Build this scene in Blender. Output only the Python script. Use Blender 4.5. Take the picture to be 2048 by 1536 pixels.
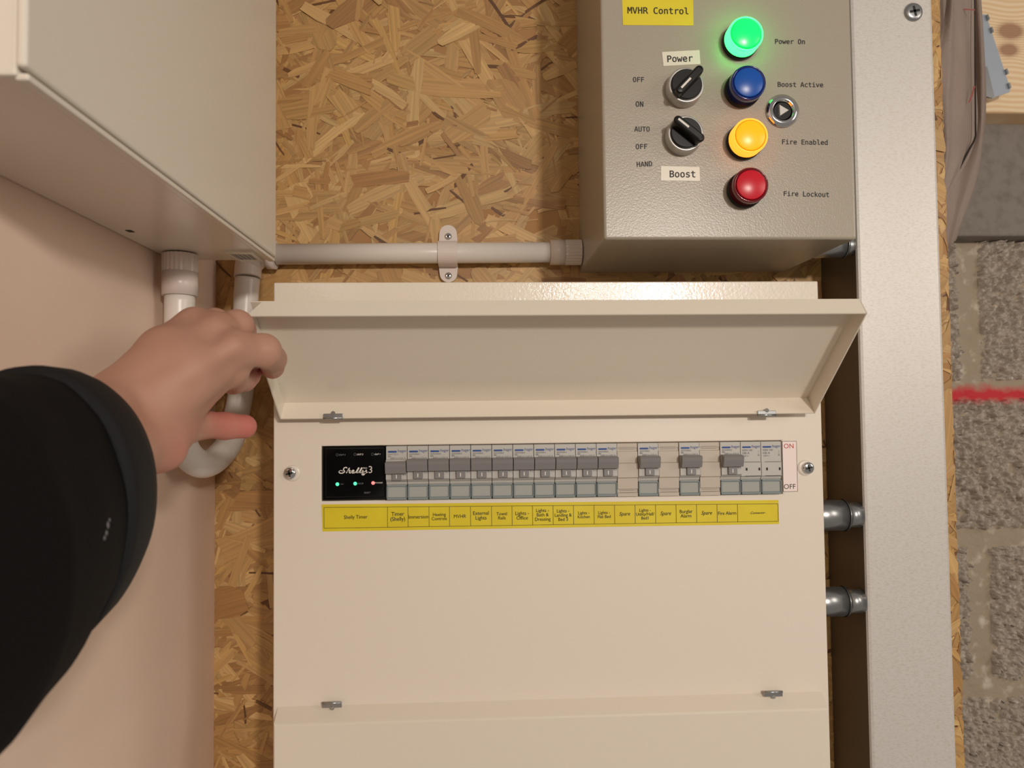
import bpy, bmesh, math, random, os
import numpy as np
from mathutils import Vector, Matrix, Euler, noise
random.seed(7)
R = random.random
def U(a, b): return a + (b - a) * random.random()
S = bpy.context.scene
for o in list(bpy.data.objects): bpy.data.objects.remove(o)

# ------------------------------------------------------------------ camera, world, lamps, exposure
F, CX, CY = 1480.0, 1024.0, 768.0
CAM_D, Z0 = 0.735, 1.5           # camera distance from the board wall, camera height
def cam_axes(vx=958, vy=824, s=.009):
    Y = Vector(((vx-CX)/F, -(vy-CY)/F, -1)).normalized()
    Z = Vector((-s, 1, 0)); Z -= Y * Z.dot(Y); Z.normalize()
    return Matrix((Y.cross(Z), Y, Z))
CM = cam_axes()
def W(px, py, d):
    """world point seen at pixel px,py at distance d in front of the camera, measured square to the board wall"""
    w = CM @ Vector(((px-CX)/F, -(py-CY)/F, -1)); w *= d / w.y
    return Vector((w.x, w.y - CAM_D, w.z + Z0))
cd = bpy.data.cameras.new('camera'); cam = bpy.data.objects.new('camera', cd); S.collection.objects.link(cam)
cam.matrix_world = Matrix.Translation((0, -CAM_D, Z0)) @ CM.to_4x4()
cd.sensor_width = 36; cd.lens = 36 * F / 2048; cd.clip_start = .01
cd.dof.use_dof = True; cd.dof.focus_distance = .67; cd.dof.aperture_fstop = 12
S.camera = cam
wd = bpy.data.worlds.new('world'); S.world = wd; wd.use_nodes = True
wd.node_tree.nodes['Background'].inputs[0].default_value = (1, .88, .77, 1)
wd.node_tree.nodes['Background'].inputs[1].default_value = .25
def lamp(name, loc, power, col, size, aim=(0.05, 0, 1.45)):
    l = bpy.data.lights.new(name, 'AREA'); l.shape = 'DISK'; l.size = size; l.energy = power; l.color = col
    o = bpy.data.objects.new(name, l); S.collection.objects.link(o); o.location = loc
    o.rotation_euler = (Vector(aim) - Vector(loc)).to_track_quat('-Z', 'Y').to_euler(); return o
lamp('ceiling_or_fill_lamp', (.64, -2.1, Z0+.42), 18.5, (1, .905, .82), .13)
lamp('ceiling_or_fill_lamp', (.36, -2.1, Z0+.43), 3.5, (1, .88, .74), .08)
lamp('ceiling_or_fill_lamp', (1.75, -1.25, Z0+.45), 6.5, (1, .90, .80), .7, (.1, 0, 1.45))  # added soft fill, unseen, brightening the plaster and block walls from the right
S.view_settings.view_transform = 'Standard'; S.view_settings.look = 'None'
S.view_settings.exposure = -.13; S.view_settings.gamma = 1; S.view_settings.use_curve_mapping = False

# ------------------------------------------------------------------ materials
def lin(r, g, b):
    f = lambda c: (c/255)/12.92 if c/255 <= .04045 else ((c/255+.055)/1.055)**2.4
    return (f(r), f(g), f(b), 1)
def mat(name, col, rough=.5, metal=0, bump=None, mottle=None, coat=0, trans=0, emis=None, sss=0, attr=None, spec=None, aniso=0, alpha=None):
    m = bpy.data.materials.new(name); m.use_nodes = True; nt = m.node_tree; b = nt.nodes['Principled BSDF']
    I = b.inputs; I['Base Color'].default_value = col; I['Roughness'].default_value = rough; I['Metallic'].default_value = metal
    I['Coat Weight'].default_value = coat; I['Coat Roughness'].default_value = .08
    I['Transmission Weight'].default_value = trans
    if alpha is not None: I['Alpha'].default_value = alpha
    if spec is not None: I['Specular IOR Level'].default_value = spec
    if aniso: I['Anisotropic'].default_value = aniso
    if sss: I['Subsurface Weight'].default_value = sss; I['Subsurface Radius'].default_value = (1, .35, .2); I['Subsurface Scale'].default_value = .004
    if emis: I['Emission Color'].default_value = emis[0]; I['Emission Strength'].default_value = emis[1]
    tc = nt.nodes.new('ShaderNodeTexCoord')
    def nz(scale, detail=3, vec='Object', sc=(1, 1, 1)):
        mp = nt.nodes.new('ShaderNodeMapping'); mp.inputs['Scale'].default_value = sc; nt.links.new(tc.outputs[vec], mp.inputs[0])
        n = nt.nodes.new('ShaderNodeTexNoise'); n.inputs['Scale'].default_value = scale; n.inputs['Detail'].default_value = detail
        nt.links.new(mp.outputs[0], n.inputs[0]); return n
    src = None
    if attr:
        a = nt.nodes.new('ShaderNodeAttribute'); a.attribute_name = attr; src = a.outputs['Color']
        nt.links.new(src, I['Base Color'])
    if mottle:                                   # (scale, second colour, low, high, stretch)
        n = nz(mottle[0], 5, sc=mottle[4] if len(mottle) > 4 else (1, 1, 1))
        mr = nt.nodes.new('ShaderNodeMapRange'); mr.inputs[1].default_value = mottle[2]; mr.inputs[2].default_value = mottle[3]
        nt.links.new(n.outputs[0], mr.inputs[0])
        mx = nt.nodes.new('ShaderNodeMix'); mx.data_type = 'RGBA'; nt.links.new(mr.outputs[0], mx.inputs[0])
        mx.inputs[6].default_value = col; mx.inputs[7].default_value = mottle[1]
        if src: nt.links.new(src, mx.inputs[6])
        nt.links.new(mx.outputs[2], I['Base Color'])
    if bump:                                     # (scale, strength, distance, stretch)
        n = nz(bump[0], 2, sc=bump[3] if len(bump) > 3 else (1, 1, 1))
        bp = nt.nodes.new('ShaderNodeBump'); bp.inputs['Strength'].default_value = bump[1]; bp.inputs['Distance'].default_value = bump[2]
        nt.links.new(n.outputs[0], bp.inputs['Height']); nt.links.new(bp.outputs[0], I['Normal'])
        if coat: nt.links.new(bp.outputs[0], I['Coat Normal'])
    return m
M = {}
M['board_paint'] = mat('cream_powder_coat', lin(232, 222, 208), .34, bump=(260, .06, .0004), coat=.1)
M['frame_paint'] = mat('cream_textured_coat', lin(230, 221, 206), .32, bump=(460, .20, .0006), coat=.35)
M['lid_paint'] = mat('cream_gloss_paint', lin(230, 221, 205), .26, bump=(420, .16, .0005), coat=.2)
M['box_paint'] = mat('white_satin_paint', lin(226, 219, 206), .26, bump=(150, .05, .0005), coat=.15)
M['grey_paint'] = mat('grey_textured_paint', lin(164, 156, 141), .30, bump=(760, .20, .0006))
M['plaster'] = mat('pink_plaster', lin(228, 202, 182), .75, bump=(60, .12, .0008), mottle=(6, lin(234, 210, 192), .4, .7))
M['pvc'] = mat('white_plastic', lin(226, 219, 210), .33)
M['pvc2'] = mat('white_plastic_fitting', lin(224, 212, 204), .3)
M['steel'] = mat('galvanised_steel', lin(222, 218, 212), .36, metal=.3, bump=(900, .08, .0002), mottle=(600, lin(206, 199, 189), .45, .8, (.5, 1, 1.4)))
M['zinc'] = mat('zinc_steel', lin(170, 172, 172), .32, metal=.9)
M['chrome'] = mat('chrome', lin(220, 220, 222), .12, metal=1)
M['satin'] = mat('satin_silver', lin(185, 182, 178), .35, metal=.55)
M['black'] = mat('black_plastic', lin(15, 14, 14), .38, spec=.3)
M['void'] = mat('dark_recess', lin(16, 15, 14), .6)
M['gloss_black'] = mat('gloss_black_plastic', lin(14, 14, 15), .08)
M['ink'] = mat('black_ink', lin(26, 24, 22), .6)
M['red_ink'] = mat('red_ink', lin(190, 60, 55), .6)
M['blue_ink'] = mat('blue_ink', lin(30, 70, 140), .5)
M['grey_ink'] = mat('grey_ink', lin(110, 112, 118), .6)
M['white_ink'] = mat('white_ink', lin(225, 220, 212), .5)
M['yellow'] = mat('yellow_tape', lin(226, 208, 40), .38, mottle=(25, lin(220, 198, 30), .35, .7))
M['tape'] = mat('white_tape', lin(226, 220, 204), .35)
M['sticker'] = mat('white_sticker', lin(244, 228, 222), .35)
M['mcb'] = mat('grey_moulding', lin(188, 186, 180), .4)
M['blank'] = mat('beige_moulding', lin(192, 181, 166), .45)
M['toggle'] = mat('dark_grey_toggle', lin(128, 126, 126), .42)
M['window'] = mat('clear_tinted_cover', lin(170, 173, 168), .12, coat=.5)
M['window_rim'] = mat('clear_cover_rim', lin(136, 148, 150), .15, coat=.5)
M['skin'] = mat('skin', lin(205, 150, 122), .5, attr='tone', bump=(900, .10, .0004), sss=.12)
M['cloth'] = mat('black_jacket_cloth', lin(15, 13, 14), .9, bump=(500, .3, .0008), spec=.15)
M['cuff'] = mat('black_cuff_band', lin(24, 24, 26), .75, bump=(700, .2, .0005), spec=.25)
M['canvas'] = mat('grey_brown_canvas', lin(200, 184, 173), .85, bump=(420, .35, .0012, (1, 1, 2)), mottle=(7, lin(184, 167, 156), .4, .7))
M['mortar'] = mat('mortar', lin(172, 157, 136), .9, bump=(70, .8, .004), mottle=(45, lin(212, 202, 184), .55, .72))
M['block'] = mat('coarse_block', lin(186, 174, 160), .9, mottle=(170, lin(222, 214, 202), .55, .75), bump=(500, .7, .002))
M['lintel'] = mat('cast_concrete', lin(138, 130, 122), .85, bump=(150, .3, .001), mottle=(60, lin(120, 112, 105), .45, .75))
M['plate'] = mat('blue_grey_metal', lin(172, 182, 194), .45, metal=.2, mottle=(25, lin(168, 178, 190), .4, .7))
M['red_paint'] = mat('red_spray_paint', lin(196, 50, 62), .8, bump=(120, .5, .002), mottle=(55, lin(165, 88, 80), .45, .7))
M['osb_base'] = mat('glued_wood_core', lin(172, 130, 84), .8)
M['g_gap'] = mat('green_lit_groove', lin(10, 150, 70), .4, emis=((0, 1, .12, 1), .32))
M['a_gap'] = mat('amber_lit_groove', lin(190, 120, 10), .4, emis=((1, .35, .01, 1), .35))
M['g_lens'] = mat('green_lit_lens', lin(20, 235, 110), .25, emis=((.03, 1, .10, 1), 6))
M['g_face'] = mat('green_lit_face', lin(20, 235, 110), .25, emis=((.0, 1, .05, 1), 2.6))
M['a_lens'] = mat('amber_lit_lens', lin(200, 120, 10), .25, emis=((1, .27, .02, 1), 2.4))
M['a_face'] = mat('amber_lit_face', lin(200, 120, 10), .3, emis=((1, .42, .006, 1), 1.1))
M['b_lens'] = mat('blue_lens', lin(22, 40, 110), .12, coat=.6)
M['b_face'] = mat('blue_face', lin(18, 84, 176), .3)
M['r_lens'] = mat('red_lens', lin(110, 12, 24), .12, coat=.6)
M['r_face'] = mat('red_face', lin(205, 24, 44), .3)
M['led_g'] = mat('green_led', lin(60, 220, 150), .3, emis=((.1, 1, .45, 1), 1.3))
M['led_r'] = mat('red_led', lin(240, 80, 80), .3, emis=((1, .22, .2, 1), 1.5))

def wood_mat(name, c1, c2, stretch):
    """wood whose tone comes from a colour attribute and whose grain runs along the uv u axis"""
    m = bpy.data.materials.new(name); m.use_nodes = True; nt = m.node_tree; b = nt.nodes['Principled BSDF']
    uv = nt.nodes.new('ShaderNodeUVMap'); mp = nt.nodes.new('ShaderNodeMapping'); mp.inputs['Scale'].default_value = (9, 420, 1)
    n = nt.nodes.new('ShaderNodeTexNoise'); n.inputs['Scale'].default_value = 1; n.inputs['Detail'].default_value = 4
    nt.links.new(uv.outputs[0], mp.inputs[0]); nt.links.new(mp.outputs[0], n.inputs[0])
    a = nt.nodes.new('ShaderNodeAttribute'); a.attribute_name = 'tone'
    mr = nt.nodes.new('ShaderNodeMapRange'); mr.inputs[1].default_value = .3; mr.inputs[2].default_value = .7
    mr.inputs[3].default_value = .76; mr.inputs[4].default_value = 1.12
    nt.links.new(n.outputs[0], mr.inputs[0])
    mx = nt.nodes.new('ShaderNodeVectorMath'); mx.operation = 'SCALE'
    nt.links.new(a.outputs['Color'], mx.inputs[0]); nt.links.new(mr.outputs[0], mx.inputs['Scale'])
    nt.links.new(mx.outputs[0], b.inputs['Base Color']); b.inputs['Roughness'].default_value = .5
    bp = nt.nodes.new('ShaderNodeBump'); bp.inputs['Strength'].default_value = .25; bp.inputs['Distance'].default_value = .0005
    nt.links.new(n.outputs[0], bp.inputs['Height']); nt.links.new(bp.outputs[0], b.inputs['Normal'])
    return m
M['strand'] = wood_mat('wood_strand', None, None, None)
# timber with growth rings round two knots
def timber_mat():
    m = bpy.data.materials.new('knotty_pine'); m.use_nodes = True; nt = m.node_tree; b = nt.nodes['Principled BSDF']; L = nt.links.new
    tc = nt.nodes.new('ShaderNodeTexCoord'); N = nt.nodes.new
    def mathn(op, a, v=None, c=None):
        x = N('ShaderNodeMath'); x.operation = op
        for i, q in enumerate((a, v, c)):
            if q is None: continue
            if isinstance(q, (int, float)): x.inputs[i].default_value = q
            else: L(q, x.inputs[i])
        return x.outputs[0]
    sep = N('ShaderNodeSeparateXYZ'); L(tc.outputs['Object'], sep.inputs[0])
    base = sep.outputs[2]
    dists = []
    for kx, kz, s in KNOTS:
        dx = mathn('MULTIPLY', mathn('SUBTRACT', sep.outputs[0], kx), .62); dz = mathn('SUBTRACT', sep.outputs[2], kz)
        r = mathn('SQRT', mathn('ADD', mathn('MULTIPLY', dx, dx), mathn('MULTIPLY', dz, dz))); dists.append(r)
        bulge = mathn('DIVIDE', mathn('MULTIPLY', dz, .0022), mathn('ADD', mathn('MULTIPLY', r, r), .0009))
        base = mathn('ADD', base, mathn('MULTIPLY', bulge, .42))
    nz = N('ShaderNodeTexNoise'); nz.inputs['Scale'].default_value = 12; L(tc.outputs['Object'], nz.inputs[0])
    ph = mathn('MULTIPLY_ADD', base, 900, mathn('MULTIPLY', nz.outputs[0], 9))
    w = mathn('MULTIPLY_ADD', mathn('SINE', ph), .5, .5)
    cr = N('ShaderNodeMix'); cr.data_type = 'RGBA'; L(w, cr.inputs[0]); cr.inputs[6].default_value = lin(246, 222, 186); cr.inputs[7].default_value = lin(232, 198, 154)
    out = cr.outputs[2]
    for r, rad in zip(dists, (.020, .017)):
        f = mathn('SUBTRACT', 1, mathn('SMOOTH_MIN', mathn('DIVIDE', mathn('MULTIPLY_ADD', nz.outputs[0], .01, r), rad), 1, .3))
        f2 = mathn('MULTIPLY', mathn('MINIMUM', mathn('MAXIMUM', mathn('MULTIPLY', f, 3), 0), 1), .75)
        k = N('ShaderNodeMix'); k.data_type = 'RGBA'; L(f2, k.inputs[0]); L(out, k.inputs[6]); k.inputs[7].default_value = lin(146, 92, 62); out = k.outputs[2]
    L(out, b.inputs['Base Color']); b.inputs['Roughness'].default_value = .65
    return m

# ------------------------------------------------------------------ helpers
def link(name, me, parent=None, smooth=False):
    o = bpy.data.objects.new(name, me); S.collection.objects.link(o)
    if parent is not None: o.parent = parent; o.matrix_parent_inverse = Matrix.Translation(-Vector(parent.location)) if parent.get('_emp') else Matrix()
    if smooth:
        for p in me.polygons: p.use_smooth = True
    return o
def build(name, bm, m, parent=None, smooth=False, mats=None):
    me = bpy.data.meshes.new(name); bmesh.ops.recalc_face_normals(bm, faces=bm.faces[:]) if not bm.faces.layers.int.get('keep') else None
    bm.to_mesh(me); bm.free()
    for x in (mats or [m]): me.materials.append(x)
    return link(name, me, parent, smooth)
def tag(o, label=None, cat=None, group=None, kind=None):
    if label: o['label'] = label
    if cat: o['category'] = cat
    if group: o['group'] = group
    if kind: o['kind'] = kind
    return o
def thing(name, loc, label, cat, group=None):
    o = bpy.data.objects.new(name, None); S.collection.objects.link(o); o.location = loc; o.empty_display_size = .02; o['_emp'] = 1
    return tag(o, label, cat, group)
def box(bm, x0, x1, y0, y1, z0, z1, bev=0, seg=2, mi=0):
    r = bmesh.ops.create_cube(bm, size=1); vs = r['verts']
    for v in vs: v.co = Vector(((x0+x1)/2 + v.co.x*(x1-x0), (y0+y1)/2 + v.co.y*(y1-y0), (z0+z1)/2 + v.co.z*(z1-z0)))
    fs = {f for v in vs for f in v.link_faces}
    for f in fs: f.material_index = mi
    if bev:
        es = list({e for v in vs for e in v.link_edges})
        bmesh.ops.bevel(bm, geom=es, offset=bev, segments=seg, profile=.5, affect='EDGES')
    return vs
def cyl(bm, p0, p1, r0, r1=None, n=32, mi=0, cap=True):
    p0, p1 = Vector(p0), Vector(p1); r1 = r0 if r1 is None else r1; ax = (p1-p0)
    q = ax.to_track_quat('Z', 'Y').to_matrix(); rings = []
    for p, r in ((p0, r0), (p1, r1)):
        rings.append([bm.verts.new(p + q @ Vector((math.cos(2*math.pi*i/n)*r, math.sin(2*math.pi*i/n)*r, 0))) for i in range(n)])
    for i in range(n):
        f = bm.faces.new((rings[0][i], rings[0][(i+1) % n], rings[1][(i+1) % n], rings[1][i])); f.material_index = mi; f.smooth = True
    if cap:
        for rg in rings: f = bm.faces.new(rg); f.material_index = mi
def lathe(bm, c, prof, ax=(0, -1, 0), n=48, mis=None):
    """prof: list of (radius, height) along ax from c"""
    q = Vector(ax).to_track_quat('Z', 'X').to_matrix(); c = Vector(c); rings = []
    for r, h in prof:
        rings.append([bm.verts.new(c + q @ Vector((math.cos(2*math.pi*i/n)*max(r, 1e-5), math.sin(2*math.pi*i/n)*max(r, 1e-5), h))) for i in range(n)])
    for k in range(len(rings)-1):
        for i in range(n):
            f = bm.faces.new((rings[k][i], rings[k][(i+1) % n], rings[k+1][(i+1) % n], rings[k+1][i]))
            if mis: f.material_index = mis[k]
    bm.faces.new(rings[0]); f = bm.faces.new(rings[-1])
    if mis: f.material_index = mis[-1]
def smooth_path(pts, n=8):
    pts = [Vector(p) for p in pts]; out = []
    P = [pts[0]*2-pts[1]] + pts + [pts[-1]*2-pts[-2]]
    for i in range(1, len(P)-2):
        a, b, c, d = P[i-1:i+3]
        for k in range(n):
            t = k/n; out.append(.5*((2*b)+(c-a)*t+(2*a-5*b+4*c-d)*t*t+(3*b-a-3*c+d)*t**3))
    out.append(pts[-1]); return out
def tube(bm, pts, r, n=24, mi=0):
    pts = [Vector(p) for p in pts]; rings = []; up = None
    for i, p in enumerate(pts):
        t = (pts[min(i+1, len(pts)-1)] - pts[max(i-1, 0)]).normalized()
        if up is None: up = t.orthogonal().normalized()
        up = (up - t*up.dot(t)).normalized(); s = t.cross(up); rr = r(i/(len(pts)-1)) if callable(r) else r
        rings.append([bm.verts.new(p + (up*math.cos(2*math.pi*k/n) + s*math.sin(2*math.pi*k/n))*rr) for k in range(n)])
    for a, b in zip(rings, rings[1:]):
        for k in range(n): f = bm.faces.new((a[k], a[(k+1) % n], b[(k+1) % n], b[k])); f.smooth = True; f.material_index = mi
    bm.faces.new(rings[0]); bm.faces.new(rings[-1])
def prism(bm, outline, thick, mi=0):
    """outline: world points of the front face in order; thick: vector towards the back"""
    a = [bm.verts.new(p) for p in outline]; b = [bm.verts.new(Vector(p)+Vector(thick)) for p in outline]; n = len(a)
    fs = [bm.faces.new(a), bm.faces.new(b[::-1])] + [bm.faces.new((a[i], b[i], b[(i+1) % n], a[(i+1) % n])) for i in range(n)]
    for f in fs: f.material_index = mi
    return fs
# lettering
def font(fn):
    try:
        p = os.path.join(bpy.utils.system_resource('DATAFILES'), 'fonts', fn); return bpy.data.fonts.load(p)
    except Exception: return None
FONT = {'mono': font('DejaVuSansMono.woff2')}
def text_verts(body, fnt='sans', shear=0, spacing=1, heavy=0):
    c = bpy.data.curves.new('t', 'FONT'); c.body = body; c.size = 1; c.align_x = 'CENTER'; c.align_y = 'CENTER'; c.shear = shear; c.space_character = spacing
    c.space_line = .90; c.resolution_u = 3; c.offset = heavy if fnt == 'mono' or 'M' not in body else 0
    if FONT.get(fnt): c.font = FONT[fnt]
    o = bpy.data.objects.new('t', c); S.collection.objects.link(o); dg = bpy.context.evaluated_depsgraph_get(); dg.update()
    me = bpy.data.meshes.new_from_object(o.evaluated_get(dg)); v = [x.co.copy() for x in me.vertices]; f = [tuple(p.vertices) for p in me.polygons]
    bpy.data.objects.remove(o); bpy.data.curves.remove(c); bpy.data.meshes.remove(me)
    if not v: return v, f
    x0 = min(a.x for a in v); x1 = max(a.x for a in v); y0 = min(a.y for a in v); y1 = max(a.y for a in v)
    return [Vector((a.x-(x0+x1)/2, a.y-(y0+y1)/2, 0)) for a in v], f, x1-x0, y1-y0
def put_text(bm, body, x, z, y, width, fnt='sans', rot=0, shear=0, mi=0, spacing=1, squash=1, heavy=0):
    """width in metres; x,z centre; y plane of the print"""
    v, f, w, h = text_verts(body, fnt, shear, spacing, heavy); s = width/w; ca, sa = math.cos(rot), math.sin(rot)
    vs = [bm.verts.new((x + (a.x*ca - a.y*squash*sa)*s, y, z + (a.x*sa + a.y*squash*ca)*s)) for a in v]
    for q in f:
        try: g = bm.faces.new([vs[i] for i in q]); g.material_index = mi
        except ValueError: pass
def px_text(bm, body, px, py, wpx, d, **k):
    p = W(px, py, d); put_text(bm, body, p.x, p.z, p.y, wpx*d/F, **k)
def strip(bm, x0, x1, z0, z1, y, mi=0):
    f = bm.faces.new([bm.verts.new(c) for c in ((x0, y, z0), (x1, y, z0), (x1, y, z1), (x0, y, z1))]); f.material_index = mi
def ribbon(bm, pts, w, y, mi=0):
    pts = smooth_path([(a, y, b) for a, b in pts], 6); L_ = []
    for i, p in enumerate(pts):
        t = (pts[min(i+1, len(pts)-1)]-pts[max(i-1, 0)]).normalized(); n = Vector((-t.z, 0, t.x))*w/2
        L_.append((bm.verts.new(p+n), bm.verts.new(p-n)))
    for a, b in zip(L_, L_[1:]): f = bm.faces.new((a[0], a[1], b[1], b[0])); f.material_index = mi

def screw(name, c, r, parent, ax=(0, -1, 0), m='chrome', rot=.4, h=None):
    """pan head cross screw: dome with a real cross recess cut as four lobes and a dark cross floor"""
    h = h or r*.45; bm = bmesh.new()
    lathe(bm, c, [(r, 0), (r, h*.35), (r*.9, h*.75), (r*.62, h), (r*.0, h)], ax, 24)
    a = Vector(ax).normalized(); q = a.to_track_quat('Z', 'X').to_matrix()
    for k in range(2):
        an = rot + k*math.pi/2; d = q @ Vector((math.cos(an), math.sin(an), 0)); e = q @ Vector((-math.sin(an), math.cos(an), 0)); cc = Vector(c)+a*(h*1.04)
        f = bm.faces.new([bm.verts.new(cc + d*sx*r*.55 + e*sy*r*.13) for sx, sy in ((-1, -1), (1, -1), (1, 1), (-1, 1))]); f.material_index = 1
    o = build(name, bm, None, parent, mats=[M[m], M['void']])
    for p in o.data.polygons: p.use_smooth = p.material_index == 0
    return o

# ------------------------------------------------------------------ positions (metres, measured on the real planes)
ZZ = lambda z: Z0 + z
WALL_X = -.257
BOARD_EDGE = W(1898, 620, .735).x
DBY = -.110                      # front plane of the distribution board
DX0, DX1 = -.171, .2945
MY = -.147                       # front plane of the grey control box
MX0, MX1, MZ0 = .1025, .3100, ZZ(.1385)

# ------------------------------------------------------------------ wall_back : strand board
bm = bmesh.new()
N_ = 120
edge = [(BOARD_EDGE + U(-.0012, .0012), ZZ(-.55 + 1.25*i/N_)) for i in range(N_+1)]
prism(bm, [Vector((WALL_X, 0, ZZ(-.55)))] + [Vector((x, 0, z)) for x, z in edge] + [Vector((WALL_X, 0, ZZ(.7)))], (0, .018, 0))
wall_back = build('wall_back', bm, M['osb_base']); tag(wall_back, 'strand board wall of pressed honey-coloured wood flakes behind the boxes', None, None, 'structure')
TONES = [(198, 160, 112), (190, 151, 103), (204, 168, 120), (184, 144, 95), (194, 156, 106), (174, 132, 86), (188, 149, 98), (166, 124, 80), (208, 174, 126), (196, 158, 104), (182, 142, 92), (192, 154, 106)]
def strand_shape():
    big = R()
    if big < .10: L, w = U(.045, .10), U(.014, .030)
    elif big < .45: L, w = U(.035, .10), U(.006, .014)
    else: L, w = U(.015, .07), U(.0015, .006)
    n = 5; pts = []
    bow = U(-.06, .06)*L
    up = [(-L/2 + L*i/n, w/2*(1 + U(-.12, .12)) * (1 if 0 < i < n else U(.55, 1)) + bow*(1-(2*i/n-1)**2)) for i in range(n+1)]
    dn = [(-L/2 + L*i/n + (U(-.12, .12)*w if i in (0, n) else 0), -w/2*(1 + U(-.12, .12)) * (1 if 0 < i < n else U(.55, 1)) + bow*(1-(2*i/n-1)**2)) for i in range(n+1)]
    ends = [(L/2 + U(-.5, .5)*w*.5, bow*.0 + U(-.2, .2)*w)]
    return L, w, up + ends + dn[::-1] + [(-L/2 + U(-.5, .5)*w*.5, U(-.2, .2)*w)]
strands = []
X0b, X1b, Z0b, Z1b = WALL_X-.01, BOARD_EDGE, ZZ(-.50), ZZ(.56)
NS = 6500
for i in range(NS):
    L, w, out = strand_shape(); cx, cz = U(X0b, X1b), U(Z0b, Z1b); a = random.gauss(0, .75) if R() < .62 else U(0, math.pi)
    t = i/NS; yb = -(.0001 + .0011*t); ca, sa = math.cos(a), math.sin(a); tx, tz = random.gauss(0, .012), random.gauss(0, .02)
    tone = random.choice(TONES); k = U(.94, 1.04)
    if w < .004 and R() < .22: tone = (108, 72, 42)
    col = lin(min(255, tone[0]*k), min(255, tone[1]*k*.985), tone[2]*k*.90); u0, v0 = U(0, 50), U(0, 50)
    P, UV = [], []
    for (x, z) in out:
        px, pz = cx + x*ca - z*sa, cz + x*sa + z*ca
        px = min(max(px, WALL_X), BOARD_EDGE + U(-.0010, .0008))
        P.append(Vector((px, yb + x*tx + max(-.0006, min(.0006, z*tz)), pz))); UV.append((u0+x, v0+z))
    strands.append((L*w, i, P, UV, col, (cx, cz)))
def strand_mesh(items, name):
    V, Fc, UVs, C = [], [], [], []
    for (_, i, P, UV, col, c) in items:
        b = len(V); n = len(P); V += P + [p + Vector((0, .0005, 0)) for p in P]
        top = list(range(b, b+n)); Fc.append(top); UVs += UV; C += [col]*n
        for k in range(n):
            j = (k+1) % n; Fc.append([b+k, b+n+k, b+n+j, b+j]); UVs += [UV[k], UV[k], UV[j], UV[j]]; C += [tuple(x*.8 for x in col[:3])+(1,)]*4
    me = bpy.data.meshes.new(name); me.from_pydata(V, [], Fc)
    uv = me.uv_layers.new(name='UVMap'); uv.data.foreach_set('uv', [x for q in UVs for x in q])
    ca = me.color_attributes.new('tone', 'FLOAT_COLOR', 'CORNER'); ca.data.foreach_set('color', [x for q in C for x in q])
    me.materials.append(M['strand']); return me
def in_view(c):
    x, z = c[0], c[1]-Z0
    return (-.20 < x < .09 and z > .17) or (-.25 < x < -.18 and z < .12)
cand = sorted([s for s in strands if s[1] > NS*.62 and in_view(s[5])], key=lambda s: -s[0])[:290]
ids = {s[1] for s in cand}
for s in cand: link('strand', strand_mesh([s], 'strand'), wall_back)
o = link('strand_layer', strand_mesh([s for s in strands if s[1] not in ids], 'strand_layer'), wall_back); o['kind'] = 'stuff'

# ------------------------------------------------------------------ wall_left : plaster with a taped joint
bm = bmesh.new()
ny, nz_ = 60, 60
gv = [[bm.verts.new((WALL_X + (.0009*math.exp(-((-.745+.70+.03*0 - (-.02-1.2*i/ny) - .0)/.018)**2)) + .0004*noise.noise(Vector((0, i*.15, j*.15))), .0 - 1.2*i/ny, ZZ(-.6+1.4*j/nz_))) for j in range(nz_+1)] for i in range(ny+1)]
for i in range(ny):
    for j in range(nz_): f = bm.faces.new((gv[i][j], gv[i+1][j], gv[i+1][j+1], gv[i][j+1])); f.smooth = True
bk = [bm.verts.new((WALL_X-.013, y, z)) for y, z in ((0, ZZ(-.6)), (-1.2, ZZ(-.6)), (-1.2, ZZ(.8)), (0, ZZ(.8)))]
bm.faces.new(bk)
wl = build('wall_left', bm, M['plaster']); tag(wl, 'pink skimmed plasterboard wall on the left', None, None, 'structure')

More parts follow.
